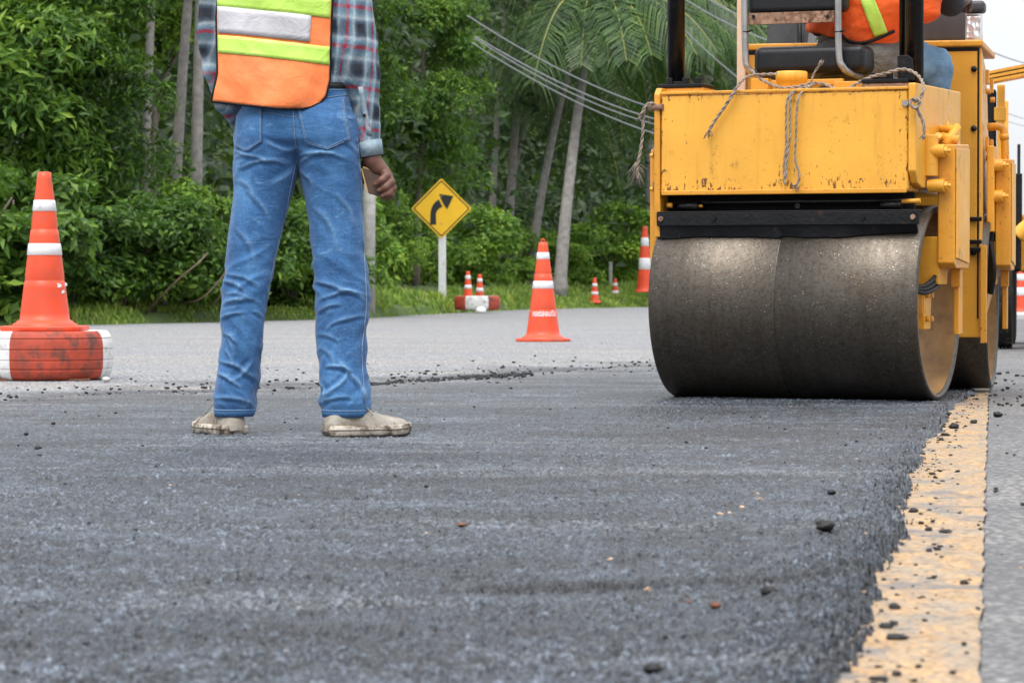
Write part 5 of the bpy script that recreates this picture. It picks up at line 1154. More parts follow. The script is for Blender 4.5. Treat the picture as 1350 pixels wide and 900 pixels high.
def hl(p):
    c = np.array(Wp(337, 149, 0.215)); W_ = lambda x, y, z: tuple(c + np.array((x, y, z)))
    palm = [[(W_(0, 0, 0), 0.022), (W_(0.01, 0.05, -.005), 0.02)], [(W_(0.02, 0, 0), 0.018), (W_(0.035, 0.06, -.005), 0.015)]]
    F = [[(W_(0.0 + 0.016 * k, 0.07, -.004 * k), 0.0115), (W_(0.004 + 0.016 * k, 0.10, -.012 - .003 * k), 0.0105), (W_(0.012 + 0.015 * k, 0.112, -.034), 0.0095), (W_(0.018 + 0.013 * k, 0.098, -.05), 0.0085)] for k in range(4)]
    return hand(p, [(W_(-0.006, -.04, 0.0), 0.022), (W_(0, 0, 0), 0.022)], palm, F, [(W_(-.015, 0.02, 0), 0.014), (W_(-.03, 0.05, -.005), 0.0115), (W_(-.022, 0.08, -.015), 0.009)])
c = Wp(337, 149, 0.215)
v3, q3 = surf_net(hl, (c[0] - .08, c[1] - .07, c[2] - .09), (c[0] + .12, c[1] + .15, c[2] + .05), 0.004)
vb = np.concatenate([v1, v2, v3]); qb = np.concatenate([q1, q2 + len(v1), q3 + len(v1) + len(v2)])[:, ::-1]
me = npmesh('body', vb, qb); bm = bmesh.new(); bm.from_mesh(me); bmesh.ops.recalc_face_normals(bm, faces=bm.faces); bm.to_mesh(me); bm.free()
link('body', me, M['skin'], worker)
hx = Wp(379, 0)[0]
sdf_obj('hair', lambda p: np.maximum(np.maximum(ell(p, (hx, 0.022, 1.612), (0.081, 0.100, 0.112)), -(p[:, 2] - 1.535 - 0.75 * np.clip(p[:, 1] - 0.02, 0, 1) - 0.0)), -rcone(p, (hx, 0.14, 1.5), (hx, 0.145, 1.62), 0.07, 0.05)), (hx - .12, -.12, 1.48), (hx + .12, .16, 1.76), 0.007, M['hair'], worker)
zh = gz(547.5, dW)
jeans = sdf_obj('jeans', lambda p: np.maximum(shape_jeans(p), zh - p[:, 2]), (-0.30, -0.18, 0.03), (0.30, 0.18, 1.05), 0.0048, M['denim'], worker, jeans_wrinkle)
jeans.data.attributes.new('fold_fade', 'FLOAT', 'POINT').data.foreach_set('value', v_fade[0].astype(np.float32))
bj = bvh_of(jeans)
# hems, seams, back pockets, belt
for tab in (LEGL, LEGR):
    t = np.array(sorted(tab)); m = MB(); n = 48
    def ring(z, e):
        cx, c_, rx, ry = (np.interp(z, t[:, 0], t[:, k]) for k in (1, 2, 3, 4)); o = []
        for k in range(n):
            a = 2 * math.pi * k / n; ca, sa = math.cos(a), math.sin(a); s = (abs(ca) ** 2.2 + abs(sa) ** 2.2) ** (-1 / 2.2)
            o.append((cx + (rx + e) * s * ca, c_ + (ry + e) * s * sa, z))
        return o
    R0 = [ring(zh - 0.002, -0.003), ring(zh - 0.003, 0.0022), ring(zh + 0.019, 0.0030), ring(zh + 0.0195, 0.0005)]
    vs = [p for r_ in R0 for p in r_]; m.add(vs, [(i * n + k, i * n + (k + 1) % n, (i + 1) * n + (k + 1) % n, (i + 1) * n + k) for i in range(3) for k in range(n)], True)
    hm = m.build('hem', M['denim_hem'], jeans)
    q = ring(zh + 0.0165, 0.0036); m = MB(); m.tube([Vector(p) for p in q + q[:1]], 0.0010, 5); m.build('seam', M['seam_thread'], jeans)
def seam(pts, r=0.0013, mat='seam_thread', n=10, par=None, bv=None):
    P = smooth_path([Wp(a, b, -0.6) for a, b in pts], n); Q = project(bv or bj, P, (0, 1, 0), 0.0012)
    return MB().tube(Q, r, 5).build('seam', M[mat], par or jeans)
seam([(330, 122), (391, 124), (460, 120)], 0.0012); seam([(391, 124), (391, 150), (393, 185), (394, 203)], 0.0014)
seam([(394, 206), (384, 250), (374, 298), (364, 335), (352, 400), (346, 450), (340, 500), (337, 543)], 0.0013)
seam([(320, 160), (352, 152), (391, 158)], 0.0009); seam([(391, 158), (430, 152), (468, 160)], 0.0009)
seam([(472, 185), (476, 230), (479, 290), (480, 330), (483, 375), (483, 410), (478, 460), (480, 500), (484, 543)], 0.0016)
def pocket(quad, nx=14, ny=14):
    (tl, tr, br, bm_, bl) = quad; grid = []
    for j in range(ny + 1):
        t = j / ny; row = []
        for i in range(nx + 1):
            s = i / nx; lx = tl[0] + (bl[0] - tl[0]) * t; ly = tl[1] + (bl[1] - tl[1]) * t; rx = tr[0] + (br[0] - tr[0]) * t; ry = tr[1] + (br[1] - tr[1]) * t
            px = lx + (rx - lx) * s; py = ly + (ry - ly) * s
            midb = bm_[1] - (bl[1] + br[1]) / 2; py += t * midb * (1 - abs(2 * s - 1))
            row.append(Wp(px, py, -0.6))
        grid.append(row)
    o = patch('back_pocket', bj, grid, (0, 1, 0), 0.0030, M['denim'], jeans, 0.004)
    bp = bvh_of(o); ins = lambda q, e=0.0: q
    for e in (0.05, 0.11):
        cx = (tl[0] + tr[0] + bl[0] + br[0]) / 4; cyy = (tl[1] + br[1]) / 2
        f = lambda q: (q[0] + (cx - q[0]) * e, q[1] + (cyy - q[1]) * e)
        P = []
        for u, w_ in zip([tl, bl, bm_, br], [bl, bm_, br, tr]):
            for k in range(8): P.append(f((u[0] + (w_[0] - u[0]) * k / 8, u[1] + (w_[1] - u[1]) * k / 8)))
        P.append(f(tr)); Q = project(bp, [Wp(a, b, -0.6) for a, b in P], (0, 1, 0), 0.0018); MB().tube(Q, 0.0009, 5).build('seam', M['seam_thread'], jeans)
pocket([(395, 142), (455, 130), (464, 187), (436, 201), (406, 192)]); pocket([(316, 146), (350, 142), (350, 190), (328, 203), (314, 195)])
seam([(432, 132), (466, 126)], 0.0012)
m = MB(); t = np.array(sorted(PELV)); zb_ = gz(115, dW); vs = []
for z_, e in ((zb_ - 0.009, .001), (zb_ - 0.009, .0025), (zb_ + 0.009, .0025), (zb_ + 0.009, .001)):
    cx, c_, rx, ry = (np.interp(z_, t[:, 0], t[:, k]) for k in (1, 2, 3, 4))
    for k in range(48):
        a = 2 * math.pi * k / 48; ca, sa = math.cos(a), math.sin(a); s = (abs(ca) ** 2.2 + abs(sa) ** 2.2) ** (-1 / 2.2); vs.append((cx + (rx + e) * s * ca, c_ + (ry + e) * s * sa, z_))
m.add(vs, [(i * 48 + k, i * 48 + (k + 1) % 48, (i + 1) * 48 + (k + 1) % 48, (i + 1) * 48 + k) for i in range(3) for k in range(48)], True); m.build('belt', M['belt'], worker)
# shirt
TOR = [wr(128, 330, 456, 0.0, .094), wr(105, 325, 460, 0.003, .104), wr(70, 318, 461, 0.0, .110), wr(20, 308, 458, 0.0, .115), wr(-40, 304, 456, -.003, .118), wr(-90, 308, 450, 0.0, .105), wr(-115, 325, 433, 0.0, .085)]
def shirt_sdf(p):
    d = loft(p, TOR)
    cut = lambda d, tip, dirv: np.maximum(d, (p - np.array(tip)) @ np.array(dirv))
    ar = cut(chain(p, ARM_R), Wp(489.5, 207, -0.02), (0.10, 0, -0.995)); al = cut(chain(p, ARM_L), Wp(334, 150, .20), (0.25, .95, 0.1))
    d = smin(smin(d, ar, 0.016), al, 0.016)
    return np.maximum(d, -rcone(p, (hx, 0.02, 1.44), (hx, 0.03, 1.6), 0.058, 0.07))
def shirt_wr(v):
    z = v[:, 2]; el = np.exp(-((z - gz(70, dW)) / 0.10) ** 2) + np.exp(-((z - gz(185, dW)) / 0.05) ** 2) * 0.8
    f = 1 - 2 * np.abs(fbm(np.stack([v[:, 0] * 20, v[:, 1] * 14, z * 13], 1), 3, 15)); f2 = fbm(np.stack([v[:, 0] * 9, v[:, 1] * 9, z * 6], 1), 3, 16)
    return 0.0045 * f * (0.45 + el) + 0.0035 * f2
shirt = sdf_obj('shirt', shirt_sdf, (-0.34, -0.2, 0.84), (0.34, 0.32, 1.52), 0.0065, M['plaid_shirt'], worker, shirt_wr)
bs = bvh_of(shirt)
def cuffb(c, r, r2, z0, z1, tilt):
    m = MB(); n = 40; vs = []
    for zz, e in ((z0, -.002), (z0 - .001, .003), (z1, .0035), (z1 + .001, 0.0)):
        for k in range(n):
            a = 2 * math.pi * k / n; vs.append((c[0] + (r + e) * math.cos(a) + (zz - z0) * tilt, c[1] + (r2 + e) * math.sin(a), zz + 0.006 * math.cos(a)))
    m.add(vs, [(i * n + k, i * n + (k + 1) % n, (i + 1) * n + (k + 1) % n, (i + 1) * n + k) for i in range(3) for k in range(n)], True); return m
cw = Wp(490, 206, -0.02); g = G('cuff_cloth'); g.set(Base_Color=g.ramp(g.noise(g.co(), 25, 3), [(0.3, (0.17, 0.25, 0.31)), (0.6, (0.30, 0.38, 0.43)), (0.75, (0.30, 0.12, 0.14))]), Roughness=0.85); g.bump(g.noise(g.co(), 40, 3), 0.004); M['cuff_cloth'] = g.m
cf = cuffb(cw, 0.0325, 0.034, cw[2], cw[2] + 0.042, -0.14).build('cuff', M['cuff_cloth'], shirt)
grid = [[Wp(474 + i * 3.2 + j * 1.6, 117 + j * 9, -0.5) for i in range(3)] for j in range(8)]
pk_ = patch('sleeve_placket', bs, grid, (0, 1, 0), 0.002, M['cuff_cloth'], shirt, 0.003)
m = MB()
for px, py in ((482, 154), (489.5, 194.5)):
    q = project(bs, [Wp(px, py, -0.5)], (0, 1, 0), 0.004)[0]; m.cyl((q.x, q.y - 0.003, q.z), (q.x, q.y + 0.001, q.z), 0.0048, 12)
m.build('button', M['black_binding'], shirt)
# vest: a back and a front panel, joined over the shoulders, black binding, strips sewn on
def vest_panel(back=True):
    nx, ny = 36, 60; g_ = []
    sgn = -1 if back else 1
    for j in range(ny + 1):
        t = j / ny; row = []
        for i in range(nx + 1):
            s = i / nx
            ytop = -108; yb_l, yb_r = 137.5, 147.5
            xl = np.interp(t, [0, 0.25, 0.55, 0.85, 1], [318, 296, 290, 292, 284.5]); xr = np.interp(t, [0, 0.25, 0.55, 0.85, 0.93, 0.975, 1], [440, 444, 440, 438, 433.5, 424, 404])
            yb = yb_l + (yb_r - yb_l) * min(1, s * 1.4); px = xl + (xr - xl) * s; py = ytop + (yb - ytop) * t
            cx = (px - 366) / 74.0
            bulge = 0.128 - 0.030 * cx * cx - 0.012 * max(0, 0.3 - t) / 0.3 * 2; bulge += 0.010 * sstep(0.7, 1.0, t)
            p3 = Wp(px, py, 0.0); w_ = 0.0085 * float(fbm(np.array([[p3[0] * 12 + p3[2] * 5, 0.0, p3[2] * 9]]), 3, 33)[0]) * (0.5 + t) + 0.006 * math.sin(s * 9 + t * 2) * sstep(0.6, 1.0, t)
            row.append((p3[0], sgn * (bulge + w_), p3[2]))
        g_.append(row)
    return g_
vg = vest_panel(True); vf = vest_panel(False); nx, ny = 36, 60
vs = [p for r_ in vg for p in r_] + [p for r_ in vf for p in r_]; w1 = nx + 1; n1 = w1 * (ny + 1)
fs = [(j * w1 + i, j * w1 + i + 1, (j + 1) * w1 + i + 1, (j + 1) * w1 + i) for j in range(ny) for i in range(nx)]
fs += [tuple(n1 + k for k in f[::-1]) for f in fs]
fs += [(i, n1 + i, n1 + i + 1, i + 1) for i in list(range(0, 11)) + list(range(26, 36))]
me = bpy.data.meshes.new('safety_vest'); me.from_pydata(vs, [], fs); me.update()
for p_ in me.polygons: p_.use_smooth = True
vest = link('safety_vest', me, M['vest_orange'], worker); s_ = vest.modifiers.new('s', 'SOLIDIFY'); s_.thickness = 0.004; s_.offset = 0
bvst = bvh_of(vest)
edge = [vg[j][0] for j in range(8, ny + 1)] + [vg[ny][i] for i in range(1, nx + 1)] + [vg[j][nx] for j in range(ny - 1, 8, -1)]
m = MB(); m.tube([Vector(p) for p in edge], 0.0038, 7); m.tube([Vector(p) for p in [vf[j][0] for j in range(8, ny + 1)] + [vf[ny][i] for i in range(1, nx + 1)] + [vf[j][nx] for j in range(ny - 1, 8, -1)]], 0.0048, 7); m.build('binding', M['black_binding'], vest)
def vstrip(name, tl, tr, bl, br, mat, off, back=True, nx=24, ny=5):
    grid = [[Wp(tl[0] + (tr[0] - tl[0]) * i / nx + (bl[0] - tl[0]) * j / ny * (1 - i / nx) + (br[0] - tr[0]) * j / ny * i / nx,
               (tl[1] + (tr[1] - tl[1]) * i / nx) * (1 - j / ny) + (bl[1] + (br[1] - bl[1]) * i / nx) * j / ny, -0.7 if back else 0.7) for i in range(nx + 1)] for j in range(ny + 1)]
    return patch(name, bvst, grid, (0, 1, 0) if back else (0, -1, 0), off, M[mat], vest, 0.0016)
for bk in (True, False):
    vstrip('reflective_strip', (292, -12), (438.5, 4), (292, 14), (438, 29), 'lime_strip', 0.0040, bk)
    vstrip('reflective_strip', (293, 51), (437.5, 66.5), (293.5, 74), (437, 90), 'lime_strip', 0.0040, bk)
    vstrip('reflective_patch', (292.5, 13.5), (413.5, 26.5), (293, 48), (412, 60), 'silver_strip', 0.0050, bk)
# shoes
def shoe(heel, toe, w_, label=None):
    """laced canvas shoe from heel to toe (local ground points)"""
    h = Vector((heel[0], heel[1], 0)); d = Vector((toe[0] - heel[0], toe[1] - heel[1], 0)); L = d.length; d.normalize(); n = Vector((-d.y, d.x, 0))
    prof = [(-0.02, 0.34, .3, .050), (0.0, 0.64, .78, .058), (0.06, 0.78, .9, .070), (0.11, 0.81, .95, .086), (0.16, 0.84, 1, .094), (0.30, 0.84, 1, .096), (0.42, 0.88, 1, .088), (0.55, 0.95, 1, .074), (0.68, 1.0, 1, .061), (0.80, 1.0, 1, .057), (0.90, 0.88, 1, .051), (0.96, 0.66, .9, .043), (1.0, 0.32, .6, .034)]
    T = np.array(prof); ts = np.linspace(-0.02, 1.0, 34); m = MB(); ns = 22; vs = []
    for t in ts:
        hw = np.interp(t, T[:, 0], T[:, 1]) * w_ / 2; ht = np.interp(t, T[:, 0], T[:, 3])
        for k in range(ns):
            a = math.pi * (k / (ns - 1)) ; ca, sa = math.cos(a), math.sin(a)
            xx = -hw * np.sign(ca) * abs(ca) ** 0.75; zz = 0.018 + (ht - 0.018) * abs(sa) ** 0.8
            bmp = 0.003 * float(fbm(np.array([[t * 9, ca * 2, sa * 2 + heel[0] * 30]]), 3, 71)[0])
            vs.append(h + d * (t * L) + n * (xx * (1 + bmp * 8)) + Vector((0, 0, zz + bmp)))
    nn_ = len(ts); fs = [(i * ns + k, i * ns + k + 1, (i + 1) * ns + k + 1, (i + 1) * ns + k) for i in range(nn_ - 1) for k in range(ns - 1)]
    fs += [tuple(range(ns)), tuple(range((nn_ - 1) * ns, nn_ * ns))[::-1]]
    m.add(vs, fs, True); up = m.build('shoe', M['shoe_canvas'], worker)
    def outline(e):
        o = []
        tt = np.concatenate([np.linspace(0, 0.03, 4), np.linspace(0.06, 0.9, 16), np.linspace(0.93, 1.0, 7)])
        for sgn, seq in ((1, tt), (-1, tt[::-1])):
            for t in seq: hw = np.interp(t, T[:, 0], T[:, 1]) * w_ / 2 * 1.0 + 0.004 + e; o.append(h + d * (t * L + (e if t > 0.9 else 0)) + n * hw * sgn)
        return o
    def slab(name, z0, z1, e, mat, toe_up=0.006):
        o = outline(e); m = MB(); k = len(o)
        def lift(p): t = (p - h).dot(d) / L; return toe_up * max(0, (t - 0.72) / 0.28) ** 2
        rows_ = [(z0, -0.004), (z0 + 0.003, 0.0), ((z0 + z1) / 2, 0.0015), (z1 - 0.002, 0.0), (z1, -0.004)]
        c0 = sum(o, Vector()) / k; vs = []
        for zz, ex in rows_: vs += [p + (p - c0).normalized() * ex + Vector((0, 0, zz + lift(p))) for p in o]
        fs = [(i * k + j, i * k + (j + 1) % k, (i + 1) * k + (j + 1) % k, (i + 1) * k + j) for i in range(4) for j in range(k)] + [tuple(range(k))[::-1], tuple(range(4 * k, 5 * k))]
        m.add(vs, fs, True); return m.build(name, M[mat], up)
    slab('sole', 0.005, 0.034, 0.001, 'shoe_rubber'); slab('tread', -0.001, 0.006, -0.001, 'shoe_tread')
    slab('sole_stripe', 0.0195, 0.0225, 0.0030, 'shoe_tread')
    # toe cap line and laces
    m = MB()
    for t, w__ in ((0.79, 0.9), ):
        hw = np.interp(t, T[:, 0], T[:, 1]) * w_ / 2; ht = np.interp(t, T[:, 0], T[:, 3])
        m.tube([h + d * (t * L - 0.015 * math.sin(a)) + n * (-hw * math.cos(a) * 1.01) + Vector((0, 0, 0.02 + (ht - 0.018) * abs(math.sin(a)) ** 0.8)) for a in np.linspace(0.1, math.pi - 0.1, 14)], 0.0018, 5)
    m.build('toe_seam', M['shoe_rubber'], up)
    m = MB()
    for t in (0.36, 0.42, 0.48, 0.54):
        hw = 0.022; ht = np.interp(t, T[:, 0], T[:, 3]); m.tube([h + d * (t * L) + n * x_ + Vector((0, 0, ht + 0.004 - abs(x_) * 0.25)) for x_ in np.linspace(-hw, hw, 5)], 0.0024, 5)
    ht = np.interp(0.38, T[:, 0], T[:, 3])
    for s in (-1, 1): m.tube(smooth_path([h + d * (0.36 * L) + Vector((0, 0, ht + .004)), h + d * (0.40 * L) + n * 0.03 * s + Vector((0, 0, ht + 0.006)), h + d * (0.50 * L) + n * 0.045 * s + Vector((0, 0, ht - 0.028))], 5), 0.0020, 5)
    m.build('lace', M['shoe_canvas'], up)
    m = MB(); zc = 0.055; p0 = h + Vector((0, 0, zc)); 
    for s in (-1, 1):
        hw = np.interp(0.22, T[:, 0], T[:, 1]) * w_ / 2; m.tube([h + d * (0.24 * L) + n * hw * s * 0.985 + Vector((0, 0, 0.036)), h + d * (0.22 * L) + n * hw * s * 0.90 + Vector((0, 0, 0.062)), h + d * (0.23 * L) + n * hw * s * 0.68 + Vector((0, 0, 0.078))], 0.0013, 5)
    m.build('side_seam', M['shoe_rubber'], up)
    return up
hR = Wp(436, 560, -0.055); shoe((hR[0] - 0.010, -0.066), (hR[0] + 0.224, 0.036), 0.094)
hL_ = Wp(308, 560, -0.045); shoe((hL_[0] + 0.012, -0.034), (hL_[0] - 0.108, 0.178), 0.092)

# ---- what he holds: a leather covered notebook (things held stay top level)
nb = empty('notebook', (WX + Wp(495, 241)[0], dW - 0.028, Wp(495, 241)[2]), 0, 'brown leather notebook with gilt edge held in the standing worker\'s right hand', 'notebook')
o0 = Vector(Wp(495, 241, 0.0)); Cn = [Vector(Wp(a, b, 0.0)) - o0 for a, b in ((478, 221.5), (505.5, 231), (512, 262), (487, 256))]
m = MB(); m.add([(p.x, -0.006, p.z) for p in Cn] + [(p.x, 0.006, p.z) for p in Cn], [(0, 1, 2, 3), (7, 6, 5, 4), (0, 4, 5, 1), (1, 5, 6, 2), (2, 6, 7, 3), (3, 7, 4, 0)]); m.build('cover', M['leather'], nb, 0.002)
def gilt(a, b, e):
    m = MB(); dv = (b - a).normalized(); nr = Vector((dv.z, 0, -dv.x)) * e
    a2, b2 = a + dv * .003, b - dv * .003; m.add([(a2.x, -.0045, a2.z), (b2.x, -.0045, b2.z), (b2.x, .0045, b2.z), (a2.x, .0045, a2.z)] + [((q + nr).x, y_, (q + nr).z) for q, y_ in ((a2, -.0045), (b2, -.0045), (b2, .0045), (a2, .0045))], [(0, 3, 2, 1), (4, 5, 6, 7), (0, 1, 5, 4), (1, 2, 6, 5), (2, 3, 7, 6), (3, 0, 4, 7)]); m.build('page_edge', M['gilt'], nb)
gilt(Cn[0], Cn[1], -0.004); gilt(Cn[3], Cn[0], -0.004)

# ---- the roller driver, seated, leaning out to the right
def Dp(px, py, v): return tuple(RL(px, py, v))
drv = empty('person', (RCX, RCY, 0), -TH, 'seated roller driver in an orange vest with a slanting lime strip', 'person', 'road workers')
sc_ = 1 / 325.0
def dtor(p, g=0.0):
    tab = []
    for py, cxp, rx, v, ry in ((62, 1122, .165, .44, .13), (40, 1128, .185, .43, .14), (10, 1140, .20, .42, .14), (-40, 1152, .215, .42, .14), (-85, 1160, .215, .42, .125), (-110, 1162, .16, .42, .09)):
        q = Dp(cxp, py, v); tab.append((q[2], q[0], v, rx + g, ry + g))
    return loft(p, tab)
DAR = [(Dp(1225, -85, .42), .075), (Dp(1243, -30, .45), .066), (Dp(1252, 4, .52), .050), (Dp(1262, 2, .66), .042)]
DAL = [(Dp(1098, -85, .42), .075), (Dp(1085, -25, .48), .060), (Dp(1100, 10, .70), .045), (Dp(1110, 8, .80), .04)]
LR = [(Dp(1148, 86, .42), .10), (Dp(1192, 82, .56), .092), (Dp(1229, 88, .66), .072), (Dp(1231, 125, .68), .062), (Dp(1232, 190, .70), .05), (Dp(1232, 196, .71), .045)]
LL = [(Dp(1112, 80, .44), .10), (Dp(1110, 78, .64), .09), (Dp(1102, 82, .80), .07), (Dp(1100, 150, .80), .058), (Dp(1100, 195, .80), .048)]
HC = Dp(1170, -160, .46)
def dbody(p):
    d = dtor(p, -0.03); d = smin(d, chain(p, shr(DAR, 0.018)), .02); d = smin(d, chain(p, shr(DAL, .018)), .02); d = smin(d, chain(p, shr(LR, .02)), .03); d = smin(d, chain(p, shr(LL, .02)), .03)
    d = smin(d, rcone(p, Dp(1162, -105, .42), (HC[0], HC[1], HC[2] - .08), .058, .054), .03)
    hd = smin(ell(p, HC, (.074, .094, .112)), ell(p, (HC[0], HC[1] + .04, HC[2] - .06), (.054, .058, .06)), .03); hd = smin(hd, rcone(p, (HC[0], HC[1] + .09, HC[2] + .005), (HC[0], HC[1] + .11, HC[2] - .025), .010, .014), .015)
    for s in (-1, 1): hd = smin(hd, ell(p, (HC[0] + s * .077, HC[1], HC[2] - .01), (.01, .022, .032)), .008)
    return smin(d, hd, .02)
lo_ = (-0.05 - .35, 0.15, 0.85); hi_ = (0.75, 1.0, 2.25)
v1, q1 = surf_net(dbody, lo_, hi_, 0.014)
def dhand(base, fwd, side, p):
    b = np.array(base); f = np.array(fwd); s = np.array(side); u = np.array((0, 0, 1.0)); P_ = lambda a, c, e: tuple(b + f * a + s * c + u * e)
    palm = [[(P_(0, -.015, 0), .022), (P_(.055, -.02, .004), .018)], [(P_(0, .012, 0), .022), (P_(.055, .022, .002), .017)]]
    F = [[(P_(.06, -.028 + .018 * k, .004), .0115), (P_(.092, -.03 + .0185 * k, -.004), .0105), (P_(.108, -.03 + .0185 * k, -.026), .0095), (P_(.100, -.029 + .018 * k, -.044), .0085)] for k in range(4)]
    return hand(p, [(P_(-.06, 0, 0), .026), (P_(0, 0, 0), .024)], palm, F, [(P_(.0, -.03, -.004), .015), (P_(.03, -.05, -.012), .012), (P_(.06, -.052, -.022), .0095)])
lc = T2 @ Vector((RL2(1283, 8, -.34).x, -0.30, zt + .185)); hb = np.array(Dp(1264, 3, .70)); fw = np.array(lc) - hb; fw /= np.linalg.norm(fw); sd_ = np.cross(fw, (0, 0, 1.0))
c = hb; v2, q2 = surf_net(lambda p: dhand(hb, fw, sd_, p), c - .16, c + .19, 0.005)
hb2 = np.array(Dp(1111, 8, .84)); v3, q3 = surf_net(lambda p: dhand(hb2, (0, 1.0, 0), (1.0, 0, 0), p), hb2 - .12, hb2 + .16, 0.006)
vb = np.concatenate([v1, v2, v3]); qb = np.concatenate([q1, q2 + len(v1), q3 + len(v1) + len(v2)])[:, ::-1]
me = npmesh('body', vb, qb); bm = bmesh.new(); bm.from_mesh(me); bmesh.ops.recalc_face_normals(bm, faces=bm.faces); bm.to_mesh(me); bm.free(); link('body', me, M['skin_dark'], drv)
def dwr(a): return lambda v: a * (1 - 2 * np.abs(fbm(np.stack([v[:, 0] * 9 + v[:, 2] * 8, v[:, 1] * 9, v[:, 2] * 13 - v[:, 0] * 9], 1), 3, 55)))
g = G('driver_denim'); c = g.co(); xx = g.sep(c)[0]
wash = g.ramp(g.noise(g.co((9, 9, 7)), 1.0, 5), [(0.3, (0.09, 0.17, 0.27)), (0.7, (0.20, 0.33, 0.47))]); dusty = g.ramp(g.noise(g.co((7, 7, 9)), 1.0, 5), [(0.3, (0.075, 0.07, 0.06)), (0.7, (0.17, 0.16, 0.145))])
p1 = Dp(1196, 80, .5)[0]; g.set(Base_Color=g.mix(g.ramp(g.math('MULTIPLY_ADD', g.math('SUBTRACT', xx, p1), 12.0, 0.5), [(0.3, 0.0), (0.8, 1.0)]), dusty, wash), Roughness=0.9); g.bump(g.noise(g.co((14, 14, 22)), 1.0, 4, 0.6, 1.5), 0.012); M['driver_denim'] = g.m
sdf_obj('trousers', lambda p: np.maximum(smin(smin(chain(p, LR), chain(p, LL), .05), ell(p, Dp(1125, 78, .42), (.16, .13, .11)), .04), -(p[:, 2] - 0.93)), lo_, hi_, 0.010, M['driver_denim'], drv, dwr(0.010))
for q in (LR[-1][0], LL[-1][0]):
    m = MB(); m.prism([(q[1] - .10, 0.93), (q[1] + .17, 0.93), (q[1] + .17, .955), (q[1] + .08, .99), (q[1] + .0, 1.03), (q[1] - .10, 1.02)], 'x', q[0] - .045, q[0] + .045); m.build('boot', M['black_steel'], drv, .012, 3)
simple('dark_shirt', (0.03, 0.032, 0.04), 0.85, 0.3, 12)
sdf_obj('shirt', lambda p: np.maximum(Dp(1120, 47, .42)[2] - p[:, 2], smin(dtor(p, -0.012), smin(chain(p, [(DAR[0][0], .077), (DAR[1][0], .068), (DAR[2][0], .053)]), chain(p, [(DAL[0][0], .077), (DAL[1][0], .062), (DAL[2][0], .048)]), .01), .02)), lo_, hi_, 0.012, M['dark_shirt'], drv, dwr(.006))
pl_a, pl_b = Dp(1075, 44, .3), Dp(1175, 67, .3)
def dvest(p):
    d = dtor(p, 0.012)
    fl = chain(p, [(Dp(1205, -80, .40), .10), (Dp(1217, -30, .40), .085), (Dp(1222, 15, .40), .050)]); d = smin(d, fl, .05)
    zc = pl_a[2] + (p[:, 0] - pl_a[0]) * (pl_b[2] - pl_a[2]) / (pl_b[0] - pl_a[0]); zc = np.where(p[:, 0] > Dp(1190, 40, .3)[0], Dp(1190, 42, .3)[2] + (p[:, 0] - Dp(1190, 40, .3)[0]) * 0.55, zc)
    d = np.maximum(d, zc - p[:, 2]); d = np.maximum(d, -rcone(p, Dp(1162, -112, .42), Dp(1162, -170, .42), .075, .09))
    return np.maximum(d, -(np.minimum(chain(p, [(DAR[0][0], .082), (DAR[1][0], .073), (DAR[2][0], .06)]), chain(p, [(DAL[0][0], .082), (DAL[1][0], .07)]))))
dv_ = sdf_obj('safety_vest', dvest, lo_, hi_, 0.008, M['vest_orange_deep'], drv, dwr(0.007)); bv = bvh_of(dv_)
vd = np.array((math.sin(TH) * 0 + 0.0, 1.0, 0.0))
def dstrip(name, tl, tr, bl, br, mat, off, nx=6, ny=22):
    grid = [[Dp(tl[0] + (tr[0] - tl[0]) * i / nx + (bl[0] - tl[0]) * j / ny * (1 - i / nx) + (br[0] - tr[0]) * j / ny * i / nx, (tl[1] + (tr[1] - tl[1]) * i / nx) * (1 - j / ny) + (bl[1] + (br[1] - bl[1]) * i / nx) * j / ny, 0.20) for i in range(nx + 1)] for j in range(ny + 1)]
    return patch(name, bv, grid, (-0.22, 0.975, 0), off, M[mat], dv_, 0.002)
dstrip('reflective_strip', (1122, -30), (1140, -34), (1150, 46), (1168, 40), 'lime_strip', .005)
P = [Dp(a, b, .2) for a, b in ((1100, 34), (1107, 44), (1118, 51), (1132, 54), (1146, 51), (1158, 46), (1168, 41), (1176, 37))]
Q = project(bv, P, (-0.22, 0.975, 0), .006); MB().tube(smooth_path(Q, 4), .0065, 7).build('binding', M['black_binding'], dv_)
sdf_obj('cap', lambda p: np.maximum(np.minimum(ell(p, (HC[0], HC[1], HC[2] + .03), (.086, .105, .10)), ell(p, (HC[0], HC[1] + .11, HC[2] + .045), (.07, .09, .012))), HC[2] + .035 - p[:, 2]), np.array(HC) - .2, np.array(HC) + .24, .008, M['dark_shirt'], drv)

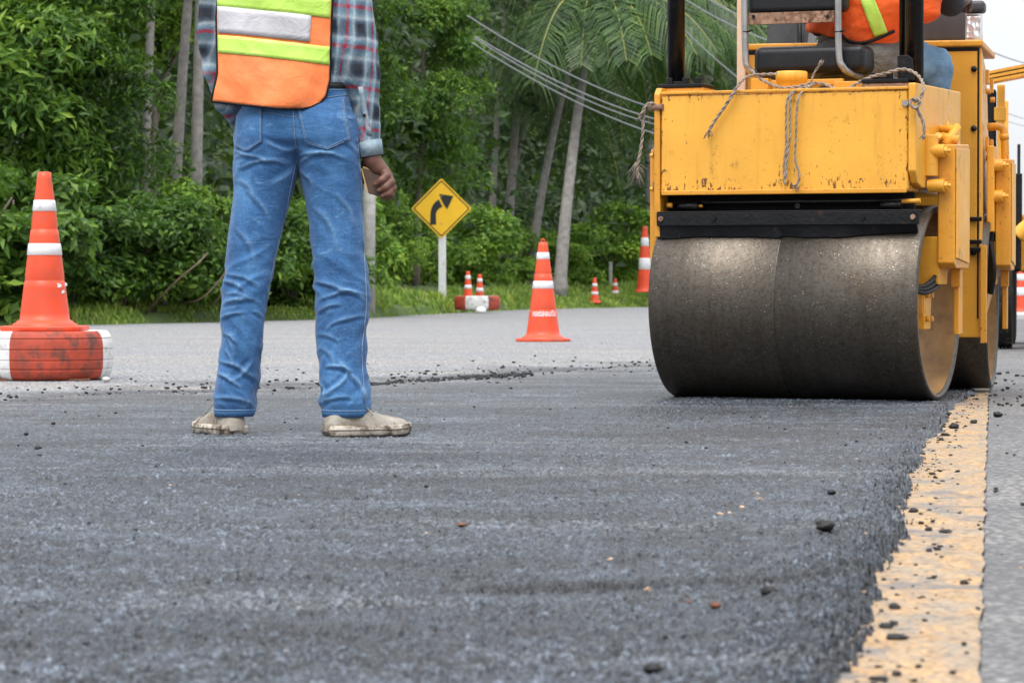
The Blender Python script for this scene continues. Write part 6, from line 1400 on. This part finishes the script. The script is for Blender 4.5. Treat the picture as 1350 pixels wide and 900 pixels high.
# ------------------------------------------------------------------ ropes on the roller
def rope(name_pts, r, label, frays=None, n=9):
    mb = MB()
    for pts in name_pts:
        P = smooth_path(pts, n); L = 0; n0 = None
        for s in (0.0, math.pi):
            Q = []; L = 0
            for i, p in enumerate(P):
                if i: L += (p - P[i - 1]).length
                t = (P[min(i + 1, len(P) - 1)] - P[max(i - 1, 0)]).normalized(); a = t.orthogonal().normalized(); a = Vector((0.3, 0.9, 0.1)); a = (a - t * a.dot(t)).normalized(); b = t.cross(a); ph = L * 115 + s
                Q.append(p + (a * math.cos(ph) + b * math.sin(ph)) * r * 0.55)
            mb.tube(Q, r * 0.72, 6)
    for (p, dirv, ln) in (frays or []):
        for k in range(16):
            e = Vector(dirv) * ln * random.uniform(0.5, 1.0) + Vector((random.gauss(0, .25), random.gauss(0, .12), random.gauss(0, .12))) * ln; p = Vector(p); mb.tube([p, p + e * 0.5 + Vector((random.gauss(0, .004), 0, 0)), p + e], 0.0012, 4)
    o = mb.build('rope', M['rope']); o.location = (RCX, RCY, 0); o.rotation_euler = (0, 0, -TH); return tag(o, label, 'rope', 'ropes on the roller')
def dense(pts): return smooth_path(pts, 5)
V0 = -0.325
top = lambda px, py, v: RL(px, py, v)
rope([dense([top(934, 173, V0), top(944, 157, V0), top(956, 140, V0), top(966, 124, V0), top(976, 109, -.30), top(988, 101, -.20), top(1004, 99, -.12), top(1024, 98, -.12)])], 0.0052, 'short rope end hanging at a slant down the left half of the yellow box', [(top(935, 172, V0), (-.3, 0, -1), .035)])
rope([dense([top(990, 93, -.10), top(1000, 103, -.12), top(1012, 110, -.15), top(1030, 116, -.17), top(1050, 115, -.18), top(1068, 111, -.18), top(1085, 111, -.18), top(1102, 118, -.2), top(1116, 118, -.2), top(1130, 110, -.2), top(1148, 102, -.22), top(1168, 97, -.235), top(1188, 92, -.235), top(1204, 96, -.24), top(1214, 106, -.28), top(1217, 118, -.32), top(1212, 130, V0), top(1204, 135, V0)]),
      dense([top(1204, 130, V0 - .01), top(1199, 136, V0 - .015), top(1206, 143, V0 - .02), top(1212, 134, V0 - .02), top(1204, 130, V0 - .02)]), dense([top(1207, 140, V0), top(1211, 150, V0 + .005), top(1216, 160, V0 + .005), top(1218, 172, V0 + .005), top(1217, 180, V0 + .005)])], 0.0056, 'long rope draped across the top of the yellow box and knotted at its right corner', [(top(1217, 178, V0), (0, 0, -1), .02)])
rope([dense([top(1070, 113, -.19), top(1056, 117, -.27), top(1044, 122, -.315), top(1037, 135, V0), top(1036, 165, V0), top(1036, 195, V0), top(1033, 220, V0), top(1034, 243, V0)]), dense([top(1066, 115, -.2), top(1050, 119, -.29), top(1042, 128, V0), top(1041, 150, V0), top(1041, 180, V0), top(1038, 205, V0), top(1036, 235, V0)]),
      dense([top(1072, 112, -.19), top(1062, 118, -.28), top(1053, 128, V0), top(1050, 150, V0), top(1049, 180, V0), top(1048, 210, V0), top(1053, 228, V0), top(1052, 240, V0), top(1046, 245, V0)]), dense([top(1069, 116, -.2), top(1070, 104, -.2), top(1074, 95, -.2), top(1079, 88, -.2)])], 0.0040, 'rope knotted beside the filler cap with thin ends dangling over the middle of the box', [(top(1079, 89, -.2), (.4, 0, 1), .03), (top(1050, 244, V0), (-.2, 0, -1), .02)])
rope([dense([top(864, 138, -.29), top(856, 137, -.31), top(850, 143, -.32), top(848, 158, -.32), top(847, 178, -.32), top(844, 200, -.32), top(840, 222, -.32), top(841, 236, -.32)]), dense([top(850, 142, -.33), top(847, 148, -.33), top(843, 154, -.33)])], 0.0055, 'frayed rope hanging off the left edge of the roller', [(top(841, 225, -.32), (-.1, 0, -1), .065), (top(838, 214, -.32), (-.1, 0, -1), .075), (top(844, 153, -.33), (-.5, 0, -1), .02)])

# ------------------------------------------------------------------ loose asphalt: lumps one can count, then crumbs nobody could
def pebble(n=7, m_=5, rough=0.25, flat=0.7, s=0):
    vs = [(0, 0, -flat)]; 
    for j in range(1, m_):
        th = math.pi * j / m_
        for k in range(n):
            a = 2 * math.pi * k / n; r = 1 + rough * (random.random() * 2 - 1); vs.append((r * math.sin(th) * math.cos(a), r * math.sin(th) * math.sin(a), -r * math.cos(th) * flat))
    vs.append((0, 0, flat)); fs = [(0, 1 + (k + 1) % n, 1 + k) for k in range(n)]
    for j in range(m_ - 2): fs += [(1 + j * n + k, 1 + j * n + (k + 1) % n, 1 + (j + 1) * n + (k + 1) % n, 1 + (j + 1) * n + k) for k in range(n)]
    e = len(vs) - 1; fs += [(e, 1 + (m_ - 2) * n + k, 1 + (m_ - 2) * n + (k + 1) % n) for k in range(n)]
    return vs, fs
def surf_h(x, y): return 0.0 if float(mat_inside(np.array([x]), np.array([y]))[0]) > 0.03 else ROAD_Z + 0.008
LUMPS = [(1089, 697, 13, 'biggest black asphalt lump, on the mat left of the yellow line'), (1097, 652, 6, 'round asphalt lump just behind the biggest one'), (1015, 784, 11, 'black lump by the crack in the mat, near the bottom right'), (944, 803, 8, 'brownish lump left of the crack, next to a tiny one'), (908, 797, 5, 'small flat lump left of the brownish lump'), (862, 887, 12, 'blurred black lump at the very bottom of the picture'),
         (960, 761, 10, 'flat dark lump lying on the crack line'), (1225, 689, 5, 'dark lump on the yellow line, level with the biggest lump'), (1179, 787, 6, 'lump at the left border of the yellow line near the bottom'), (1183, 875, 7, 'blurred lump on the yellow line at the bottom'), (1183, 824, 16, 'long crumbly clump reaching onto the yellow line'), (1160, 878, 13, 'crumbly clump at the mat edge at the bottom'),
         (1272, 768, 6, 'small lump near the right border of the yellow line'), (1205, 665, 6, 'dark lump at the ragged mat edge below the roller'), (1316, 546, 6, 'lump on the grey shoulder right of the yellow line'), (1284, 556, 5, 'lump on the far end of the yellow line'), (1258, 562, 7, 'lump on the edge of the mat behind the first yellow stretch'), (608, 693, 8, 'reddish brown scrap on the mat in the middle foreground'),
         (50, 593, 5, 'dark lump on the mat at the left'), (34, 574, 3.2, 'small lump above the dark one at the left'), (70, 560, 3, 'small lump on the mat under the painted tyre'), (152, 519, 4, 'dark stone on the dusty road right of the painted tyre'), (140, 500, 6, 'pale stone touching the painted tyre'), (1215, 681, 4, 'second lump on the yellow line, left of its neighbour')]
for px, py, rpx, lab in LUMPS:
    onr = px > 1230 or py < 525; d = (CAM_H - (ROAD_Z + .008 if onr else 0.0)) * FPX / (py + rpx * 0.4 - 375); x = gx(px, d); z0 = surf_h(x, d)
    vs, fs = pebble(11, 8, 0.20, 0.62); r = rpx / FPX * d; jj = [(1 + .18 * float(fbm(np.array([[a * 2 + px, b * 2, c_ * 2]]), 2, 8)[0])) for a, b, c_ in vs]
    mt = 'dead_leaf' if 'brown' in lab else ('pale_pole' if 'pale' in lab else 'lump'); fl = 0.45 if ('flat' in lab or 'clump' in lab or 'scrap' in lab) else 1.0
    o = MB().add([(a * r * q, b * r * q * 0.9, c_ * r * q * fl) for (a, b, c_), q in zip(vs, jj)], fs, True).build('asphalt_lump', M[mt]); o.location = (x, d, z0 + (0.005 if z0 == 0 else 0) + r * 0.40 * fl)
    tag(o, lab, 'lump', 'loose asphalt lumps')
def crumbs(name, pts, mat, label, cat):
    V, F = [], []; protos_ = [pebble(6, 4, 0.5, 0.6) for _ in range(10)]; n = 0; Vn = []; Fn = []; F4 = []; F3 = []
    for (x, y, z, r) in pts:
        vs, fs = random.choice(protos_); a = random.uniform(0, 6.28); ca, sa = math.cos(a), math.sin(a); sx = random.uniform(.8, 1.5)
        Vn += [(x + (p[0] * ca * sx - p[1] * sa) * r, y + (p[0] * sa * sx + p[1] * ca) * r, z + r * 0.45 + p[2] * r) for p in vs]
        for f in fs: (F4 if len(f) == 4 else F3).append(tuple(n + i for i in f))
        n += len(vs)
    o = link(name, npmesh(name, np.array(Vn), [np.array(F3), np.array(F4)], False), M[mat]); return tag(o, label, cat, kind='stuff')
pts = []
for _ in range(270):     # along the ragged right edge
    y = 3.0 + 9.5 * random.random() ** 1.4; xr = np.interp(y, MAT_R[:, 0], MAT_R[:, 1]); x = xr + random.gauss(0.008, 0.030) + (abs(random.gauss(0, .07)) if random.random() < .12 else 0); pts.append((x, y, surf_h(x, y) - .001, random.uniform(.0015, .0045) * (1.0 if random.random() < .9 else 2.1)))
for _ in range(70):      # over the line and shoulder
    y = 3.2 + 9 * random.random() ** 1.2; x = LX0 + LS * y + random.gauss(-.05, .22); pts.append((x, y, surf_h(x, y), random.uniform(.002, .006)))
for _ in range(420):      # spilled beyond the far edge, on the dusty road
    x = random.uniform(-2.6, 1.2); yf = np.interp(x, [-8, -2.2, -1.7, -0.6, 0.0, 0.75, 2.0, 4], [9.4, 10.7, 12.1, 13.3, 15.2, 16.4, 16.9, 17.2]); y = yf + random.gauss(0.5, 0.9) * (1 if random.random() < .8 else 2.5); pts.append((x, y, surf_h(x, y), random.uniform(.003, .0095)))
for _ in range(420):      # ridge by the worker's right shoe
    x = random.uniform(-0.75, 0.1); y = 13.35 + 1.9 * (x + .75) / .85 * 0.8 + random.gauss(0, .16); pts.append((x, y, surf_h(x, y) - .002, random.uniform(.005, .012)))
for _ in range(260):      # behind and beside the roller
    x = random.uniform(1.7, 2.9); y = random.uniform(11.2, 15.5); pts.append((x, y, surf_h(x, y), random.uniform(.003, .010)))
for _ in range(160): x = random.uniform(-2.0, 1.0); y = random.uniform(3.2, 11); pts.append((x, y, 0.003, random.uniform(.002, .005)))
crumbs('asphalt_crumbs', pts, 'crumb', 'black asphalt crumbs scattered along the mat edges and the yellow line', 'gravel')
pts = []
for _ in range(60): x = random.uniform(-2.2, 1.2); y = random.uniform(3.3, 11); pts.append((x, y, -0.001, random.uniform(.0015, .0035)))
for (px, py) in ((998, 654), (1003, 661), (950, 681), (962, 680), (978, 672), (855, 782), (805, 742)): d = CAM_H * FPX / (py - 375); pts.append((gx(px, d), d, 0.003, .0055))
crumbs('pale_chips', pts, 'pale_chip', 'pale stone and leaf chips scattered over the fresh asphalt', 'gravel')
print('objects', len(bpy.data.objects))
